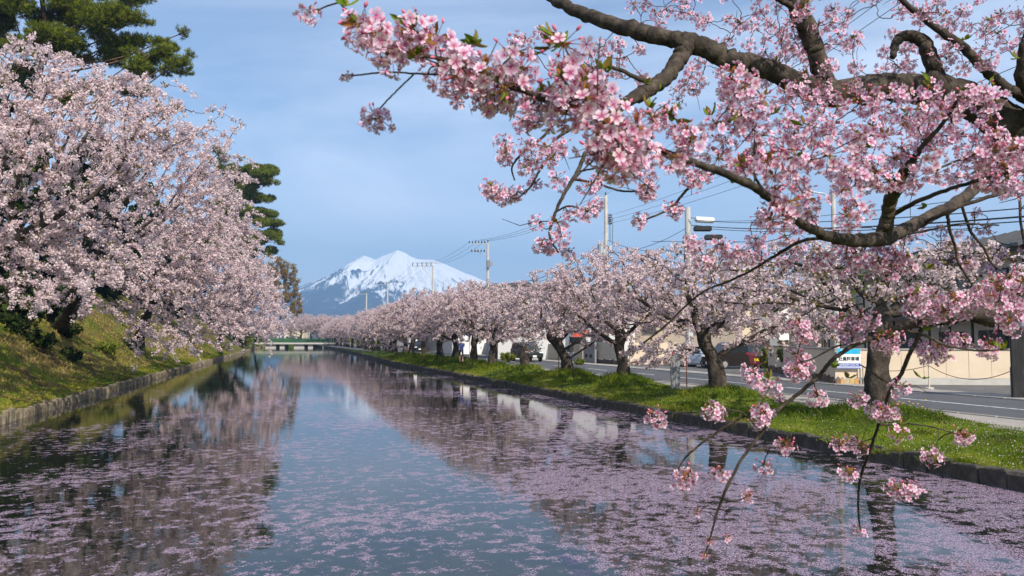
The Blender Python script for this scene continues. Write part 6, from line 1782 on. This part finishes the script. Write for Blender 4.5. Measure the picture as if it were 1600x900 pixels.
# ---- fresh green leaf tufts
LT = []
for v in range(4):
    V, F, C = [], [], []
    for q in range(4 + v % 2):
        d = rand_dirs(1)[0]; d[2] = abs(d[2]) + .5; d = unit(d)
        leaf_geo(np.zeros(3), d, .032 + .016 * rng.random(), .015, [(.13, .20, .025), (.17, .23, .03), (.26, .18, .045)][int(rng.integers(3))], V, F, C)
    LT.append(to_mesh('leaf_tuft', np.array(V), F, np.array(C)))
LP = [(735, 62, 1.7), (742, 66, 1.7), (870, 56, 1.7), (876, 66, 1.7), (858, 72, 1.72), (915, 122, 1.72), (943, 108, 1.72), (952, 112, 1.74), (540, 8, 1.8), (632, 40, 1.78), (650, 88, 1.74), (770, 128, 1.7), (856, 146, 1.7), (1050, 175, 1.95), (1056, 186, 1.95), (968, 170, 1.8), (1018, 168, 1.9), (1128, 152, 2.5), (1142, 188, 2.5), (1200, 165, 3), (1285, 178, 3.4),
      (1255, 195, 2.6), (1205, 178, 2.6), (1228, 270, 2.6), (1300, 262, 2.7), (1360, 230, 2.8), (1366, 290, 2.9), (1420, 175, 2.8), (1452, 130, 2.8), (1500, 140, 2.75), (1506, 62, 3.9), (1545, 128, 3.6), (1552, 160, 3.2), (1590, 90, 3.3), (1448, 322, 3), (1262, 5, 4.2), (1280, 0, 4.2), (1330, 60, 4.3), (1440, 590, 3.4), (1372, 522, 3.25), (1442, 515, 3.3),
      (1408, 662, 3.5), (1556, 540, 3.3), (1566, 546, 3.3), (1200, 592, 3.2), (1190, 600, 3.2), (1300, 572, 3.2), (1340, 690, 3.6), (1448, 420, 3.3), (1437, 455, 3.25), (1110, 180, 2.6), (1010, 130, 4.1), (1030, 140, 4.1), (1150, 280, 2.4), (1325, 590, 3.3)]
for px, py, D in LP:
    o = link('leaf_tuft', LT[int(rng.integers(4))], near, at(px, py, D) - TB); o.rotation_euler = (.4 * rng.normal(), .4 * rng.normal(), 6 * rng.random())
    s_ = .85 + .35 * rng.random(); o.scale = (s_, s_, s_)
print('clusters', len(CL))
# ------------------------------------------------------------------ grass, weeds, fallen petals
def blades(P, h, w, tint, lean=.45):
    n = len(P); d = np.stack([rng.normal(size=n) * lean, rng.normal(size=n) * lean, np.ones(n)], axis=1); d = unit(d)
    a = rng.random(n) * 6.28; s = np.stack([np.cos(a), np.sin(a), np.zeros(n)], axis=1) * w[:, None]
    tip = P + d * h[:, None]; mid = P + d * h[:, None] * .55 - np.array([0, 0, .0])
    tip = tip + np.stack([d[:, 0], d[:, 1], -.35 * np.ones(n)], axis=1) * h[:, None] * .35
    V = np.stack([P - s, P + s, mid + s * .7, mid - s * .7, tip], axis=1).reshape(-1, 3)
    b = np.arange(n) * 5
    return V, [np.stack([b, b + 1, b + 2, b + 3], axis=1), np.stack([b + 3, b + 2, b + 4], axis=1)], np.concatenate([tint, tint])
n = 95000
y = 10 + 85 * rng.random(n * 2) ** 2.1; x0 = redge(y); s = rng.random(n * 2) * 4.0
keep = (x0 + s < PAVE0 + .12 * rng.normal(size=2 * n)) ; y, x0, s = y[keep][:n], x0[keep][:n], s[keep][:n]
x = x0 + s + .03; z = bank_z(x, y)
cl = fbm(x * .9, y * .9, 77, 4); tall = np.clip((fbm(x * .6 + 9, y * .6, 81, 3) - .46) * 6, 0, 1)
md = mounds(x, y)
h = (.035 + .05 * rng.random(n)) * (1 + 1.5 * tall + 1.6 * (md > .12)) * np.clip(.7 + y / 60, 1, 1.8)
tint = np.clip(.32 + (cl - .5) * 1.5 + .16 * rng.normal(size=n) - .12 * tall + .30 * np.clip(1 - s / .7, 0, 1), 0, .86)
dry = rng.random(n) < .05 + .12 * (s < .5); tint = np.where(dry, .9 + .1 * rng.random(n), tint)
V, F, T = blades(np.stack([x, y, z - .01], axis=1), h, .0045 + .0002 * y, tint)
tag(link('grass', mesh_np('grass', V, F, M['grass_blade'], tint=T)), 'short uneven grass covering the right bank under the cherry row', 'grass', kind='stuff')
# dry tufts hanging over the edge blocks
cy = np.sort(12 + 48 * rng.random(60) ** 1.5); P, H_, TT = [], [], []
for c in cy:
    k = int(30 + 50 * rng.random()); yy = c + rng.normal(size=k) * .12
    P.append(np.stack([redge(yy) + .02 + .05 * rng.random(k), yy, .32 + 0 * yy], axis=1)); H_.append(.16 + .16 * rng.random(k)); TT.append(np.clip(.85 + .15 * rng.random(k) - (.5 if rng.random() < .35 else 0), 0, 1))
P, H_, TT = np.vstack(P), np.concatenate(H_), np.concatenate(TT)
n = len(P); side_ = np.stack([-np.ones(n) * (.5 + .4 * rng.random(n)), .4 * rng.normal(size=n), .25 * rng.normal(size=n)], axis=1)
mid = P + side_ * H_[:, None] * .55 + np.array([0, 0, .05]); tip = P + side_ * H_[:, None] * .8 - np.array([0, 0, 1.0]) * (H_ * .9)[:, None]
w_ = np.array([0, .006, 0])
V = np.stack([P - w_, P + w_, mid + w_ * .8, mid - w_ * .8, tip], axis=1).reshape(-1, 3); b = np.arange(n) * 5
tag(link('dry_grass', mesh_np('dry_grass', V, [np.stack([b, b + 1, b + 2, b + 3], axis=1), np.stack([b + 3, b + 2, b + 4], axis=1)], M['grass_blade'], tint=np.concatenate([TT, TT]))), 'dry straw hanging in tufts over the right edge blocks', 'grass', kind='stuff')
# rampart grass
n = 90000
y = 18 + 100 * rng.random(n) ** 1.7; s = rng.random(n) ** 1.2 * 11 + .05
x = ledge(y) - s; z = slope_z(s, y)
cl = fbm(s * .5, y * .35, 91, 4); st_ = fbm(s * .35 + 7, y * .5, 93, 3)
tint = np.clip(.42 + (cl - .5) * 2.2 + .16 * rng.normal(size=n) + .25 * np.clip(1 - s / 2.0, 0, 1), 0, .84); dry = (st_ > .52 + .10 * rng.normal(size=n)) & (s > 1.2)
tint = np.where(dry, .88 + .12 * rng.random(n), tint)
h = (.05 + .09 * rng.random(n)) * (1 + .8 * dry)
V, F, T = blades(np.stack([x, y, z - .02], axis=1), h, .008 + .0003 * y, tint, .7)
tag(link('grass', mesh_np('grass', V, F, M['grass_blade'], tint=T)), 'rough grass and straw on the steep left rampart', 'grass', kind='stuff')
# fallen petals on the grass and the road edge
n = 3500
y = 11 + 60 * rng.random(n) ** 1.8; x = redge(y) + rng.random(n) * 5.0; z = np.where(x < PAVE0, bank_z(x, y) + .03 + .03 * rng.random(n), ZR + .03)
V, F = quads_at(np.stack([x, y, z], axis=1), .017, 1, .01)
tag(link('fallen_petals', mesh_np('fallen_petals', V, F, M['blossom'], tint=rng.random(len(F)) * .85)), 'pale petals fallen on the grass of the right bank', 'petals', kind='stuff')
# leafy weeds and dandelions round the nearest trunk
for i, (px, py, sc_, lab) in enumerate([(1300, 668, .34, 'broad leaved weed left of the nearest trunk'), (1332, 676, .30, 'bright broad leaved weed between the nearest trunk and the edge blocks'), (1372, 684, .26, 'small leafy weed just below the nearest trunk'), (1440, 668, .36, 'tall leafy weed right of the nearest trunk'), (1468, 660, .34, 'feathery weed beside the footway right of the nearest trunk'),
                                      (1452, 694, .28, 'low weed under the hanging flower cluster right of the trunk'), (1396, 655, .36, 'lush grass clump at the foot of the nearest trunk'), (840, 582, .5, 'bright green clump beside the broken stump tree')]):
    p = onz(px, py, .66); p[2] = float(bank_z(p[:1], p[1:2])[0])
    k = int(90); c = rand_dirs(k) * (rng.random(k) ** .5)[:, None] * sc_ * np.array([1, 1, .3]); c[:, 2] = np.abs(c[:, 2]) + .02
    a = rng.random(k) * 6.28; d = unit(np.stack([np.cos(a), np.sin(a), .5 + .6 * rng.random(k)], axis=1)); sd_ = np.stack([-np.sin(a), np.cos(a), 0 * a], axis=1)
    ln = .07 + .07 * rng.random(k); 
    V = np.stack([c, c + d * ln[:, None] * .5 + sd_ * .018, c + d * ln[:, None] - [0, 0, .015], c + d * ln[:, None] * .5 - sd_ * .018], axis=1).reshape(-1, 3)
    me = mesh_np('weed_plant', V, np.arange(k * 4).reshape(k, 4), M['young_leaf'], tint=rng.random(k) * .5)
    me.name = 'foliage'; link('foliage', me, empty('weed_plant', p, 0, lab, 'weed'))
M['dandelion'] = plain('dandelion_yellow', (.80, .55, .02), rough=.8)
dm_ = None
for i in range(15):
    px, py = 1402 + 50 * rng.random(), 622 + 24 * rng.random(); p = onz(px, py, .8)
    p[2] = float(bank_z(p[:1], p[1:2])[0])
    if dm_ is None:
        mb = MB(); mb.mat = 1; mb.tube([(0, 0, 0), (.005, 0, .12)], .003, 4); mb.mat = 0; mb.lathe([(.006, .112), (.022, .12), (.024, .128), (.010, .134)], (.005, 0, 0), 8)
        dm_ = mb.mesh('dandelion', [M['dandelion'], M['young_leaf']])
    o = link('dandelion', dm_, None, p); o.scale = (1.1, 1.1, .8 + .8 * rng.random())
    tag(o, 'yellow dandelion in the grass right of the nearest trunk', 'flower', 'dandelions beside the nearest trunk')
